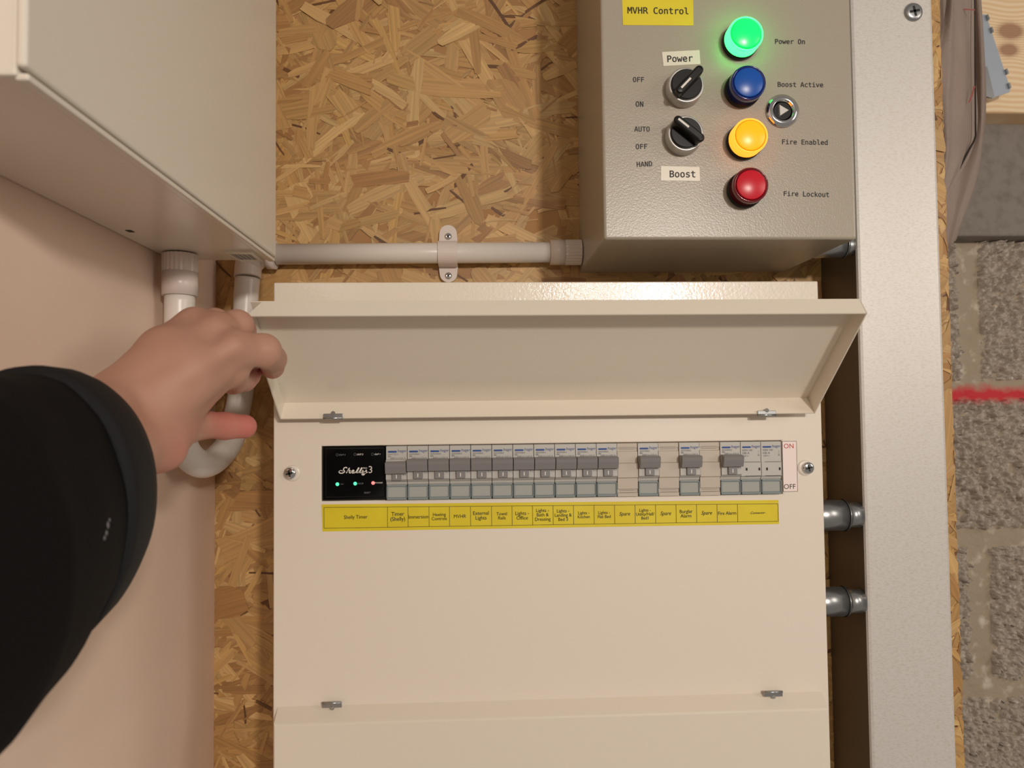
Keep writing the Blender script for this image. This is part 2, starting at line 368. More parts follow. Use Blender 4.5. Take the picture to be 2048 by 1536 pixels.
# ------------------------------------------------------------------ wall_far : coarse concrete blocks beyond the board's edge
YF = .40
bm = bmesh.new()
bed = [W(1960, 780, 1.135).z, W(1960, 1076, 1.135).z, W(1960, 1378, 1.135).z]
top_z = W(1960, 474, 1.135).z; xl, xr = .40, 1.45
gx, gz = 110, 110
gg = [[bm.verts.new((xl+(xr-xl)*i/gx, YF+.003+.0045*noise.noise(Vector((i*.35, 3, j*.35))), ZZ(-.85)+(top_z-ZZ(-.85))*j/gz)) for j in range(gz+1)] for i in range(gx+1)]
for i in range(gx):
    for j in range(gz): f = bm.faces.new((gg[i][j], gg[i][j+1], gg[i+1][j+1], gg[i+1][j])); f.smooth = True
wall_far = build('wall_far', bm, M['mortar']); tag(wall_far, 'coarse grey block wall with wide mortar joints on the right', None, None, 'structure')
def rough_block(x0, x1, z0, z1, y, seed):
    nx = max(8, int((x1-x0)/.0016)); nzz = max(8, int((z1-z0)/.0016)); V, Fc = [], []
    for i in range(nx+1):
        for j in range(nzz+1):
            x = x0+(x1-x0)*i/nx; z = z0+(z1-z0)*j/nzz
            e = min(x-x0, x1-x, z-z0, z1-z); h = .006*min(1, e/.010)
            q = Vector((x*125+seed, seed, z*125)); q += Vector((noise.noise(q*.9), 0, noise.noise(q*.9+Vector((7, 7, 7)))))*.5
            dd, pp = noise.voronoi(q); g = min(1, (dd[1]-dd[0])*1.8); k = noise.noise(pp[0]*13.7)
            h += .0135*math.sqrt(max(g, 0)) - .0085 + .017*k + .0016*noise.noise(Vector((x*420, seed, z*420)))
            if e <= 1e-6: h = -.006
            wob = .002*noise.noise(Vector((x*60, 9, z*60)))
            V.append((x+wob, y-h, z+wob)); 
    for i in range(nx):
        for j in range(nzz): a = i*(nzz+1)+j; Fc.append((a, a+nzz+1, a+nzz+2, a+1))
    me = bpy.data.meshes.new('block'); me.from_pydata(V, [], Fc); me.materials.append(M['block']); link('block', me, wall_far, True)
jw = .017; rows = [(top_z-.004, bed[0], 1948), (bed[0], bed[1], 1668), (bed[1], bed[2], 1950), (bed[2], ZZ(-.70), 1668)]
for k, (zt, zb, jx) in enumerate(rows):
    xj = W(jx, 900, 1.135).x
    for q, (a, b) in enumerate(((xj-.44, xj), (xj, xj+.44), (xj+.44, xj+.88))):
        a2, b2 = max(a+jw, xl), min(b-jw, 1.06)
        if b2-a2 > .03: rough_block(a2, b2, zb+.014, zt-(.014 if k else .002), YF, 11+k*3+q)
# red sprayed line that follows the bed joint: a stain of its own on mortar and blocks
def add_stain(m, zc, hw, col):
    nt = m.node_tree; b = nt.nodes['Principled BSDF']; N = nt.nodes.new; L = nt.links.new
    src = b.inputs['Base Color'].links[0].from_socket; tc = N('ShaderNodeTexCoord'); sep = N('ShaderNodeSeparateXYZ'); L(tc.outputs['Object'], sep.inputs[0])
    nz1 = N('ShaderNodeTexNoise'); nz1.inputs['Scale'].default_value = 55; nz1.inputs['Detail'].default_value = 5; L(tc.outputs['Object'], nz1.inputs[0])
    a = N('ShaderNodeMath'); a.operation = 'SUBTRACT'; L(sep.outputs[2], a.inputs[0]); a.inputs[1].default_value = zc
    c = N('ShaderNodeMath'); c.operation = 'ABSOLUTE'; L(a.outputs[0], c.inputs[0])
    d = N('ShaderNodeMath'); d.operation = 'MULTIPLY_ADD'; L(nz1.outputs[0], d.inputs[0]); d.inputs[1].default_value = hw*2.0; L(c.outputs[0], d.inputs[2])
    mr = N('ShaderNodeMapRange'); L(d.outputs[0], mr.inputs[0]); mr.inputs[1].default_value = hw*1.30; mr.inputs[2].default_value = hw*2.40; mr.inputs[3].default_value = 1; mr.inputs[4].default_value = 0
    x = N('ShaderNodeMix'); x.data_type = 'RGBA'; L(mr.outputs[0], x.inputs[0]); L(src, x.inputs[6]); x.inputs[7].default_value = col; L(x.outputs[2], b.inputs['Base Color'])
zc = W(1975, 789, 1.13).z
add_stain(M['mortar'], zc, .012, lin(208, 58, 66)); add_stain(M['block'], zc, .012, lin(208, 58, 66))
# lintel, timber, plate, cloth
def thing_mesh(name, bm, m, label, cat, group=None, smooth=False, mats=None):
    return tag(build(name, bm, m, None, smooth, mats), label, cat, group)
lz0 = W(1990, 472, 1.10).z; lz1 = W(1990, 246, 1.10).z
bm = bmesh.new(); box(bm, .47, 1.4, .365, .50, lz0, lz1+.002, .003)
thing_mesh('concrete_lintel', bm, M['lintel'], 'smooth dark grey concrete lintel lying on top of the coarse block wall', 'lintel')
tz0 = W(2000, 225, 1.055).z
KNOTS = [(W(2022, 62, 1.055).x, W(2022, 62, 1.055).z, 1), (W(2018, 108, 1.055).x, W(2018, 100, 1.055).z, 1)]
M['pine'] = timber_mat()
bm = bmesh.new(); box(bm, .47, 1.4, .32, .50, tz0, tz0+.22, .004)
thing_mesh('timber_beam', bm, M['pine'], 'pale knotty pine beam resting on the grey lintel, top right corner', 'beam')
bm = bmesh.new(); P = [W(x, y, 1.03) for x, y in ((1930, 22), (1960, 28), (1972, 29), (2021, 178), (2019, 184), (1985, 196), (1969, 194))]
prism(bm, P, (0, .002, 0))
for (x, y) in ((1970, 32), (1978, 57), (2008, 140), (2013, 168)):   # small bent tabs on the long edge
    a = W(x, y, 1.03); d = (W(2021, 178, 1.03)-W(1972, 29, 1.03)).normalized()*.008; s = Vector((.0022, 0, .0007))
    prism(bm, [a+Vector((0, -.004, 0)), a+s+Vector((0, -.004, 0)), a+s+d+Vector((0, -.004, 0)), a+d+Vector((0, -.004, 0))], (0, .004, 0), 1)
pl = thing_mesh('nail_plate', bm, None, 'tilted blue-grey metal bracket with notched edge hanging in front of the pine beam', 'bracket', mats=[M['plate'], M['zinc']])
bm = bmesh.new(); P = [W(x, y, 1.028) for x, y in ((1966, 133), (1972, 136), (1986, 194), (1978, 197), (1969, 194))]
prism(bm, P, (0, -.003, 0)); build('dark_flange', bm, M['zinc'], pl)
# hanging canvas, two folds
def sheet(name, cols, m, parent, thick=.0015, seed=0, amp=.004):
    """cols: list of rails, each a list of world points top to bottom; surface between the rails"""
    rails = [smooth_path(c, 10) for c in cols]; nI = len(rails[0]); bm = bmesh.new()
    rows_ = []
    for i in range(nI):
        rr = smooth_path([r[i] for r in rails], 8); row = []
        for j, p in enumerate(rr):
            row.append(bm.verts.new(p + Vector((0, amp*noise.noise(Vector((i*.10, j*.22, seed))), 0))))
        rows_.append(row)
    for a, b in zip(rows_, rows_[1:]):
        for j in range(len(a)-1): f = bm.faces.new((a[j], a[j+1], b[j+1], b[j])); f.smooth = True
    bmesh.ops.solidify(bm, geom=bm.faces[:], thickness=thick)
    return build(name, bm, m, parent, True)
cl = thing('canvas_cover', W(1910, 470, .80), 'grey-brown woven canvas hanging in folds beside the strand board edge', 'cloth')
px = lambda pts: [W(*p) for p in pts]
sheet('back_fold', [px([(1850, -60, .86), (1860, 200, .86), (1868, 350, .86), (1870, 500, .86)]),
                    px([(1915, -60, .93), (1935, 200, .94), (1918, 350, .90), (1893, 500, .86)]),
                    px([(1955, -60, .90), (1966, 200, .92), (1958, 330, .90), (1905, 488, .87)]),
                    px([(1956, -60, .95), (1973, 215, .96), (1951, 352, .94), (1910, 482, .90)])], M['canvas'], cl, seed=1)
sheet('front_fold', [px([(1893, 0, .80), (1870, 140, .80), (1868, 300, .80), (1872, 404, .80)]),
                     px([(1905, -20, .79), (1900, 130, .80), (1896, 290, .79), (1882, 402, .80)]),
                     px([(1928, -60, .82), (1928, 120, .82), (1922, 270, .81), (1888, 398, .81)]),
                     px([(1948, -60, .84), (1951, 120, .84), (1950, 276, .84), (1890, 404, .82)])], M['canvas'], cl, seed=7, amp=.006)
bm = bmesh.new()
for pts, w in (([(1915, 19), (1930, 20), (1950, 21)], .0016), ([(1936, 205), (1942, 190), (1947, 172)], .0022)):
    q = smooth_path([W(x, y, .815) for x, y in pts], 5)
    for a, b in zip(q, q[1:]):
        n_ = Vector((0, 0, w)) if abs((b-a).z) < abs((b-a).x) else Vector((w, 0, 0)); bm.faces.new([bm.verts.new(v) for v in (a, b, b+n_, a+n_)])
bm2 = bmesh.new(); tube(bm2, smooth_path([W(x, y, .826) for x, y in ((1949, -60), (1950, 120), (1951, 250), (1950, 276), (1938, 300), (1918, 338), (1887, 404))], 6), lambda t: .0006+.0010*t, 8); build('crease_shade', bm2, mat('crease_shade_brown', lin(48, 40, 36), .9), cl)  # dark tube added along the fold, its colour standing for the crease's shade
# chalk marks stay on the front fold as thin raised paint
M['chalk'] = mat('faded_red_chalk', lin(150, 84, 78), .9)
o = build('chalk_mark', bm, M['chalk'], cl); o['kind'] = 'stuff'; o['label'] = 'faint red marks on the canvas'

# ------------------------------------------------------------------ galvanised trunking column
bm = bmesh.new(); cx0, cx1, cy = .3495, .4285, -.073
sec = [(cx0, 0), (cx0, cy+.003), (cx0+.0009, cy+.0009), (cx0+.003, cy), (cx1-.003, cy), (cx1-.0009, cy+.0009), (cx1, cy+.003), (cx1, 0)]
lo = [bm.verts.new((x, y, ZZ(-.55))) for x, y in sec]; hi = [bm.verts.new((x, y, ZZ(.65))) for x, y in sec]
for i in range(len(sec)): j = (i+1) % len(sec); bm.faces.new((lo[i], lo[j], hi[j], hi[i]))
bm.faces.new(lo); bm.faces.new(hi)
col = thing('steel_trunking', (.39, 0, ZZ(-.55)), 'tall galvanised steel trunking column right of the boards', 'trunking')
M['steel_shade'] = mat('galvanised_steel_shaded', lin(105, 94, 80), .5, metal=.5)  # same steel, darker: the left flank's shade is put into its colour
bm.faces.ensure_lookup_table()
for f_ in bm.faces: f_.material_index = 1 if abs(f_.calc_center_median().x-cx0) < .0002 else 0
build('channel', bm, None, col, mats=[M['steel'], M['steel_shade']])
c = W(1826, 25, .662); screw('screw', (c.x, cy, c.z), .0095*.92, col, m='zinc', rot=.2, h=.003)
for px_, py_, L_ in ((1752, 1000, 1), ):
    pass
# metal couplers bridging board and trunking
for (y0, y1, lab) in ((1000, 1061, 'galvanised conduit coupler in the dark gap, the brighter upper one beside the breakers'), (1174, 1232, 'galvanised conduit coupler in the dark gap, the lower one beside the blank cover'), (487, 515, 'galvanised conduit coupler just under the grey control box')):
    d = .672; zc = (W(1670, y0, d).z + W(1670, y1, d).z)/2; r = (W(1670, y0, d).z - W(1670, y1, d).z)/2
    bm = bmesh.new(); yy = d-CAM_D; xa = .2945 if y0 > 600 else .3102
    if y0 < 600: r = .011; zc = MZ0+.013
    xe = W(1688, y0, d).x
    cyl(bm, (xa+.0004, yy, zc), (xe, yy, zc), r, n=40); cyl(bm, (xe, yy, zc), (cx0-.0003, yy, zc), r*.82, n=40)
    for q in range(3): cyl(bm, (xe-.0012, yy, zc), (xe+.0006, yy, zc), r*1.05, n=40)
    o = thing_mesh('conduit_coupler', bm, M['zinc'], lab, 'coupler', 'metal couplers into the trunking')

# ------------------------------------------------------------------ grey control box
mv = thing('control_box', ((MX0+MX1)/2, 0, MZ0), 'grey textured metal control box with coloured indicator lamps and knobs', 'control box')
MZ1 = ZZ(.345+.09)
bm = bmesh.new(); box(bm, MX0, MX1, MY+.004, -.0012, MZ0, MZ1, .0015)
build('enclosure', bm, M['grey_paint'], mv)
bm = bmesh.new(); box(bm, MX0-.0005, MX1+.0005, MY, MY+.016, MZ0-.0005, MZ1+.0005, .0022, 3)
build('front_door', bm, M['grey_paint'], mv)
MD = MY + CAM_D
def quad_label(name, pts, d, m, parent, t=.0003, bev=0):
    bm = bmesh.new(); prism(bm, [W(x, y, d-t) for x, y in pts], (0, t, 0)); return build(name, bm, m, parent)
yl = quad_label('label', [(1243, -30), (1386, -30), (1387, 51), (1246, 50)], MD, M['yellow'], mv); yl['label'] = 'yellow tape label reading MVHR Control'
bm = bmesh.new(); px_text(bm, 'MVHR Control', 1316, 21, 127, MD-.0005, fnt='mono', heavy=.012); build('lettering', bm, M['ink'], yl)
wl1 = quad_label('label', [(1324, 104), (1399, 100), (1401, 128), (1327, 132)], MD, M['tape'], mv); wl1['label'] = 'white tape label reading Power'
bm = bmesh.new(); px_text(bm, 'Power', 1360, 117, 53, MD-.0005, fnt='mono', rot=.04, heavy=.012); build('lettering', bm, M['ink'], wl1)
wl2 = quad_label('label', [(1322, 332), (1399, 334), (1400, 362), (1322, 361)], MD, M['tape'], mv); wl2['label'] = 'white tape label reading Boost'
bm = bmesh.new(); px_text(bm, 'Boost', 1365, 348, 53, MD-.0005, fnt='mono', heavy=.012); build('lettering', bm, M['ink'], wl2)
bm = bmesh.new()
for t, x, y, w, r in (('OFF', 1277, 159, 23, 0), ('ON', 1279, 208, 16, 0), ('AUTO', 1284, 258, 32, 0), ('OFF', 1283, 293, 24, .02), ('HAND', 1289, 328, 32, .05),
                      ('Power On', 1580, 83, 63, .0), ('Boost Active', 1601, 169, 96, 0), ('Fire Enabled', 1610, 284, 96, -.01), ('Fire Lockout', 1613, 388, 95, -.02)):
    bm = bmesh.new(); px_text(bm, t, x, y, w, MD-.0002, fnt='mono', rot=r, heavy=.012); build('lettering', bm, M['ink'], mv)
def base_pt(fx, fy, h):
    """panel point whose axis meets pixel fx,fy at height h above the panel"""
    p = W(fx, fy, MD-h); return Vector((p.x, MY, p.z))
def indicator(fx, fy, lens, face, lab):
    c = base_pt(fx, fy, .0165); bm = bmesh.new()
    lathe(bm, c, [(.0142, 0), (.0148, .0008), (.0148, .0045), (.0138, .0052)]); o = build('indicator_lamp', bm, M['black'], mv, True); o['label'] = lab
    bm = bmesh.new(); lathe(bm, c, [(.0142, .0052), (.0142, .0150), (.0138, .0160), (.0130, .0163), (.0126, .0155), (.0, .0155)], mis=[0, 0, 0, 0, 1, 1])
    build('lens', bm, None, o, True, mats=[M[lens], M.get(lens[0] + '_gap', M[lens])])
    bm = bmesh.new(); lathe(bm, c, [(.0118, .0155), (.0118, .0160), (.0112, .0164), (.0, .0164)]); build('lens_disc', bm, M[face], o, True)
indicator(1493, 66, 'g_lens', 'g_face', 'glowing green indicator lamp marked Power On')
indicator(1498, 164, 'b_lens', 'b_face', 'unlit blue indicator lamp marked Boost Active')
indicator(1502, 270, 'a_lens', 'a_face', 'glowing amber indicator lamp marked Fire Enabled')
indicator(1503, 369, 'r_lens', 'r_face', 'unlit red indicator lamp marked Fire Lockout')
def selector(fx, fy, ang, lab, m0, m1):
    c = base_pt(fx, fy, .011); bm = bmesh.new()
    lathe(bm, c, [(.0148, 0), (.0150, .001), (.0145, .0100), (.0139, .0108), (.0128, .0104), (.0, .0104)]); o = build('selector_switch', bm, M['satin'], mv, True); o['label'] = lab
    bm = bmesh.new(); lathe(bm, c, [(.0124, .0104), (.0124, .0120), (.0118, .0126), (.0, .0126)])
    a = math.radians(ang); d = Vector((math.cos(a), 0, math.sin(a))); e = Vector((-math.sin(a), 0, math.cos(a)))
    def blade(s, w, h):    # half outline -> ring
        n = 8; pts = []
        for k in range(n+1): t = -math.pi/2 + math.pi*k/n; pts.append((s + math.cos(t)*w, math.sin(t)*w))
        for k in range(n+1): t = math.pi/2 + math.pi*k/n; pts.append((-s + math.cos(t)*w, math.sin(t)*w))
        return [bm.verts.new(c + d*x + e*y + Vector((0, -h, 0))) for x, y in pts]
    rg = [blade(.0095, .0040, .0124), blade(.0112, .0034, .0200), blade(.0110, .0028, .0214), blade(.0100, .0018, .0218)]
    for p, q in zip(rg, rg[1:]):
        for k in range(len(p)): bm.faces.new((p[k], p[(k+1) % len(p)], q[(k+1) % len(p)], q[k]))
    bm.faces.new(rg[-1]); bm.faces.new(rg[0])
    build('knob', bm, M['black'], o)
    bm = bmesh.new(); cc = c + Vector((0, -.0220, 0)); f = bm.faces.new([bm.verts.new(cc + d*x + e*y) for x, y in ((m0, -.0008), (m1, -.0008), (m1, .0008), (m0, .0008))])
    build('pointer_mark', bm, M['white_ink'], o)
selector(1373, 169, 46, 'black rotary knob under the Power label, turned up right', -.0105, .0005)
selector(1372, 266, 141, 'black rotary knob above the Boost label, turned up left', .0010, .0115)
c = base_pt(1567, 220, .003); bm = bmesh.new()
lathe(bm, c, [(.0138, 0), (.0138, .0012), (.0110, .0030), (.0090, .0032), (.0084, .0028), (.0082, -.0006), (0, -.0006)], mis=[0, 0, 0, 0, 0, 1, 1]); o = build('key_lock', bm, None, mv, True, mats=[M['chrome'], M['void']]); o['label'] = 'chrome key lock with triangular insert'
bm = bmesh.new(); lathe(bm, c, [(.0072, 0), (.0072, .0010), (0, .0010)], n=24)
tri = [Vector((.0052, 0, .0002)), Vector((-.0034, 0, .0052)), Vector((-.0030, 0, -.0050))]
a = [bm.verts.new(c + t + Vector((0, -.0010, 0))) for t in tri]; b = [bm.verts.new(c + t*.86 + Vector((0, -.0026, 0))) for t in tri]
for k in range(3): f = bm.faces.new((a[k], a[(k+1) % 3], b[(k+1) % 3], b[k])); f.material_index = 1
f = bm.faces.new(b); f.material_index = 1
o2 = build('triangle_key', bm, None, o, mats=[M['black'], M['satin']])

# ------------------------------------------------------------------ distribution board
db = thing('distribution_board', ((DX0+DX1)/2, 0, ZZ(-.50)), 'large cream metal distribution board with raised lid and a row of breakers', 'fuse box')
DZ1, DZb = ZZ(.1103), ZZ(-.50)
AX0, AX1, AZ1, AZ0 = -.1315, .2590, ZZ(-.0272), ZZ(-.0727)
bm = bmesh.new(); box(bm, DX0, DX1, -.070, -.0006, DZb, DZ1, .001)
box(bm, DX0, DX1, DBY+.0002, -.071, ZZ(.0840), DZ1, .0010); build('back_box', bm, M['frame_paint'], db)
# front cover with a cut-out for the breakers
bm = bmesh.new()
xs = [DX0, AX0, AX1, DX1]; zs = [DZb, AZ0, AZ1, ZZ(.0835)]
def cover(bm, y0, y1):
    for i in range(3):
        for k in range(3):
            if i == 1 and k == 1: continue
            box(bm, xs[i], xs[i+1], y0, y1, zs[k], zs[k+1])
    bmesh.ops.remove_doubles(bm, verts=bm.verts[:], dist=1e-6)
g = [[[bm.verts.new((x, y, z)) for z in zs] for x in xs] for y in (DBY, -.0705)]
for s in range(2):
    for i in range(3):
        for k in range(3):
            if i == 1 and k == 1: continue
            if s == 1: continue
            bm.faces.new((g[0][i][k], g[0][i+1][k], g[0][i+1][k+1], g[0][i][k+1]))
outer = [(0, 0), (1, 0), (2, 0), (3, 0), (3, 1), (3, 2), (3, 3), (2, 3), (1, 3), (0, 3), (0, 2), (0, 1)]
for a, b in zip(outer, outer[1:]+outer[:1]): bm.faces.new((g[0][a[0]][a[1]], g[0][b[0]][b[1]], g[1][b[0]][b[1]], g[1][a[0]][a[1]]))
for a, b in (((1, 1), (2, 1)), ((2, 1), (2, 2)), ((2, 2), (1, 2)), ((1, 2), (1, 1))): bm.faces.new((g[0][a[0]][a[1]], g[0][b[0]][b[1]], g[1][b[0]][b[1]], g[1][a[0]][a[1]]))
bmesh.ops.recalc_face_normals(bm, faces=bm.faces[:])
es = [e for e in bm.edges if len(e.link_faces) == 2 and abs(e.link_faces[0].normal.dot(e.link_faces[1].normal)) < .5 and all(abs(v.co.y-DBY) < 1e-6 for v in e.verts)]
bmesh.ops.bevel(bm, geom=es, offset=.0010, segments=2, profile=.5, affect='EDGES')
build('front_cover', bm, M['board_paint'], db)
bm = bmesh.new(); box(bm, AX0-.003, AX1+.003, -.080, -.0705, AZ0-.003, AZ1+.003); build('rail_recess', bm, M['void'], db)

def open_lid():
    x0, x1 = -.1620, .2825
    H = Vector((0, .6115-CAM_D, ZZ(-.0043))); P2 = Vector((0, .5230-CAM_D, ZZ(.0688)))
    u = (P2-H).normalized(); m_ = Vector((0, u.z, -u.y)); m_ = Vector((0, -abs(u.z), -abs(u.y)))    # m_: towards viewer and down
    Pb = H - m_*.0170; P1 = P2 - m_*.0145; t = .0009; bm = bmesh.new()
    X = lambda p, x: Vector((x, p.y, p.z))
    def plate(a, b, c, d, off):
        prism(bm, [a, b, c, d], off)
    plate(X(Pb, x0), X(Pb, x1), X(P1, x1), X(P1, x0), -m_*t)                     # panel
    plate(X(P1, x0+.008), X(P1, x1-.0005), X(P2, x1-.0005), X(P2, x0), -u*t)                     # free-edge flange
    bm.verts.ensure_lookup_table()
    plate(X(Pb, x0), X(Pb, x1), X(H, x1-.0), X(H, x0+.0), u*t)                              # hinge flange
    prism(bm, [X(Pb, x0), X(P1-u*.010, x0), X(P2, x0), X(H, x0)], Vector((t, 0, 0)))                    # left side
    plate(X(Pb, x1), X(P1, x1), X(P2, x1), X(H, x1), Vector((-t, 0, 0)))
    o = build('open_lid', bm, M['lid_paint'], db); o['label'] = 'hinged lid held open above the breakers'
    return o
ol = open_lid()
def closed_lid():
    x0, x1 = -.1670, .2880; zt, zb = ZZ(-.2400), ZZ(-.40); y0, y1 = DBY, .612-CAM_D; bm = bmesh.new()
    V = [Vector(p) for p in ((x0, y0, zb), (x1, y0, zb), (x1, y0, zt), (x0, y0, zt))]; K = .0095
    Q = [Vector(p) for p in ((x0, y1, zb), (x1, y1, zb), (x1, y1, zt-K), (x0, y1, zt-K))]
    a = [bm.verts.new(v) for v in V]; b = [bm.verts.new(v) for v in Q]
    bm.faces.new(a); bm.faces.new(b)
    for i in range(4): j = (i+1) % 4; bm.faces.new((a[i], a[j], b[j], b[i]))
    bmesh.ops.recalc_face_normals(bm, faces=bm.faces[:]); bmesh.ops.bevel(bm, geom=[e for e in bm.edges if all(v.co.y < y0-.001 for v in e.verts)], offset=.0012, segments=3, profile=.5, affect='EDGES')
    o = build('closed_lid', bm, M['lid_paint'], db); o['label'] = 'closed lid over the lower row'
closed_lid()
def clip(cx, cz, d, up):
    """hinge clip: curled steel strip with a small pip"""
    c = W(cx, cz, d); bm = bmesh.new(); w = .0079
    box(bm, c.x-w, c.x+w, c.y-.0022, c.y-.0010, c.z-.0020, c.z+.0020, .0004)
    cyl(bm, (c.x-w, c.y-.0018, c.z - .0018*up), (c.x+w*.98, c.y-.0018, c.z - .0018*up), .0012, n=12)
    cyl(bm, (c.x, c.y-.0012, c.z+.0020*up), (c.x, c.y-.0022, c.z+.0024*up), .0018, n=16)
    build('hinge_clip', bm, M['zinc'], db)
clip(667, 832, .612, 1); clip(1532, 826, .612, 1); clip(665, 1409, .622, -1); clip(1545, 1387, .622, -1)
for cx_, cz_ in ((579, 947), (1617, 936)):
    c = W(cx_, cz_, .623); bm = bmesh.new()
    lathe(bm, (c.x + (.002 if cx_ < 900 else -.002), DBY, c.z), [(.0068, 0), (.0066, .0006), (.0044, .0006)], n=32); build('washer', bm, M['board_paint'], db, True)
    screw('screw', (c.x, DBY-.0007, c.z), .0052, db, rot=.25, h=.0024)
# yellow circuit chart
sp = [W(x, y, .6248) for x, y in ((643, 1009), (1557, 1000), (1558, 1048), (645, 1063))]
bm = bmesh.new(); prism(bm, sp, (0, .0002, 0)); chart = build('label_strip', bm, M['yellow'], db); chart['label'] = 'yellow printed circuit chart strip'
CB = [648, 775, 816, 858, 899, 941, 983, 1024, 1065, 1106, 1147, 1188, 1229, 1270, 1311, 1352, 1393, 1434, 1475, 1556]
CT = ['Shelly Timer', 'Timer\n(Shelly)', 'Immersion', 'Heating\nControls', 'MVHR', 'External\nLights', 'Towel\nRails', 'Lights -\nOffice', 'Lights -\nBath &\nDressing',
      'Lights -\nLanding &\nBed 3', 'Lights -\nKitchen', 'Lights -\nFlat Bed', 'Spare', 'Lights -\nUtility/Hall/\nBed1', 'Spare', 'Burglar\nAlarm', 'Spare', 'Fire Alarm', '-Connector-']
CWp = [46, 29, 39, 30, 24, 31, 21, 27, 31, 34, 24, 26, 22, 37, 22, 26, 22, 37, 33]
bm = bmesh.new(); Yt = .6246-CAM_D
ytop = lambda x: 1015 + (1007.5-1015)*(x-648)/908.; ybot = lambda x: 1056.5 + (1042.5-1056.5)*(x-648)/908.
lw = .00016
for x in CB:
    a, b = W(x, ytop(x), .6246), W(x, ybot(x), .6246); strip(bm, a.x-lw, a.x+lw, b.z, a.z, Yt)
for fn in (ytop, ybot):
    a, b = W(CB[0], fn(CB[0]), .6246), W(CB[-1], fn(CB[-1]), .6246)
    bm.faces.new([bm.verts.new(v) for v in (a-Vector((0, 0, lw)), b-Vector((0, 0, lw)), b+Vector((0, 0, lw)), a+Vector((0, 0, lw)))])
for i, t in enumerate(CT):
    xm = (CB[i]+CB[i+1])/2; ym = (ytop(xm)+ybot(xm))/2
    px_text(bm, t, xm, ym, CWp[i], .6246, shear=.3 if t in ('Spare', '-Connector-') else 0, rot=.008, squash=1.08, heavy=.006)
build('lettering', bm, M['ink'], chart)
# on / off sticker
bm = bmesh.new(); sx0, sx1, sz0, sz1 = AX1+.0002, W(1594, 930, .625).x, W(1594, 983, .625).z, W(1590, 882, .625).z
strip(bm, sx0, sx1, sz0, sz1, DBY-.0003); box(bm, sx0, sx1, DBY-.00028, DBY-.00001, sz0, sz1); st = build('sticker', bm, M['sticker'], db); st['label'] = 'white ON and OFF sticker right of the breakers'
bm = bmesh.new(); y_ = DBY-.0004
for a in ((sx0, sx1, sz1-.0003, sz1), (sx0, sx1, sz0, sz0+.0003), (sx1-.0003, sx1, sz0, sz1), (sx0, sx0+.0003, sz0, sz1)): strip(bm, *a, y_)
px_text(bm, 'ON', 1577.5, 892, 20, .6246, mi=1); px_text(bm, 'OFF', 1579.5, 973, 24, .6246)
build('lettering', bm, None, st, mats=[M['ink'], M['red_ink']])

# ------------------------------------------------------------------ breakers and modules on the rail
PITCH = (W(1560, 940, .625).x - W(773, 940, .625).x)/19; MX_ = W(773, 940, .625).x
ZT = AZ1 - .0004
def profile(bm, x0, x1, prof, mi=0, yb=-.079):
    """side profile (z below top, y) swept across the module width"""
    a = [bm.verts.new((x0, y, -z)) for z, y in prof]; b = [bm.verts.new((x1, y, -z)) for z, y in prof]
    a += [bm.verts.new((x0, yb, -prof[-1][0])), bm.verts.new((x0, yb, -prof[0][0]))]; b += [bm.verts.new((x1, yb, -prof[-1][0])), bm.verts.new((x1, yb, -prof[0][0]))]
    n = len(a); fs = [bm.faces.new(a), bm.faces.new(b)]
    for i in range(n): j = (i+1) % n; fs.append(bm.faces.new((a[i], a[j], b[j], b[i])))
    for f in fs: f.material_index = mi
hw = PITCH/2 - .00025
def logo(bm, x, w=.0112, dark=0, y=-.1136, z=-.0047):
    n = 12; cxm = x - .0036; ww = .0030; h = .00075
    pts = [(cxm + ww + math.cos(-math.pi/2+math.pi*k/n)*h, z + math.sin(-math.pi/2+math.pi*k/n)*h) for k in range(n+1)] + [(cxm - ww + math.cos(math.pi/2+math.pi*k/n)*h, z + math.sin(math.pi/2+math.pi*k/n)*h) for k in range(n+1)]
    f = bm.faces.new([bm.verts.new((a, y, b)) for a, b in pts]); f.material_index = 0
    put_text(bm, ':hager', x+.0044, z+.0003, y, .0078, mi=0)
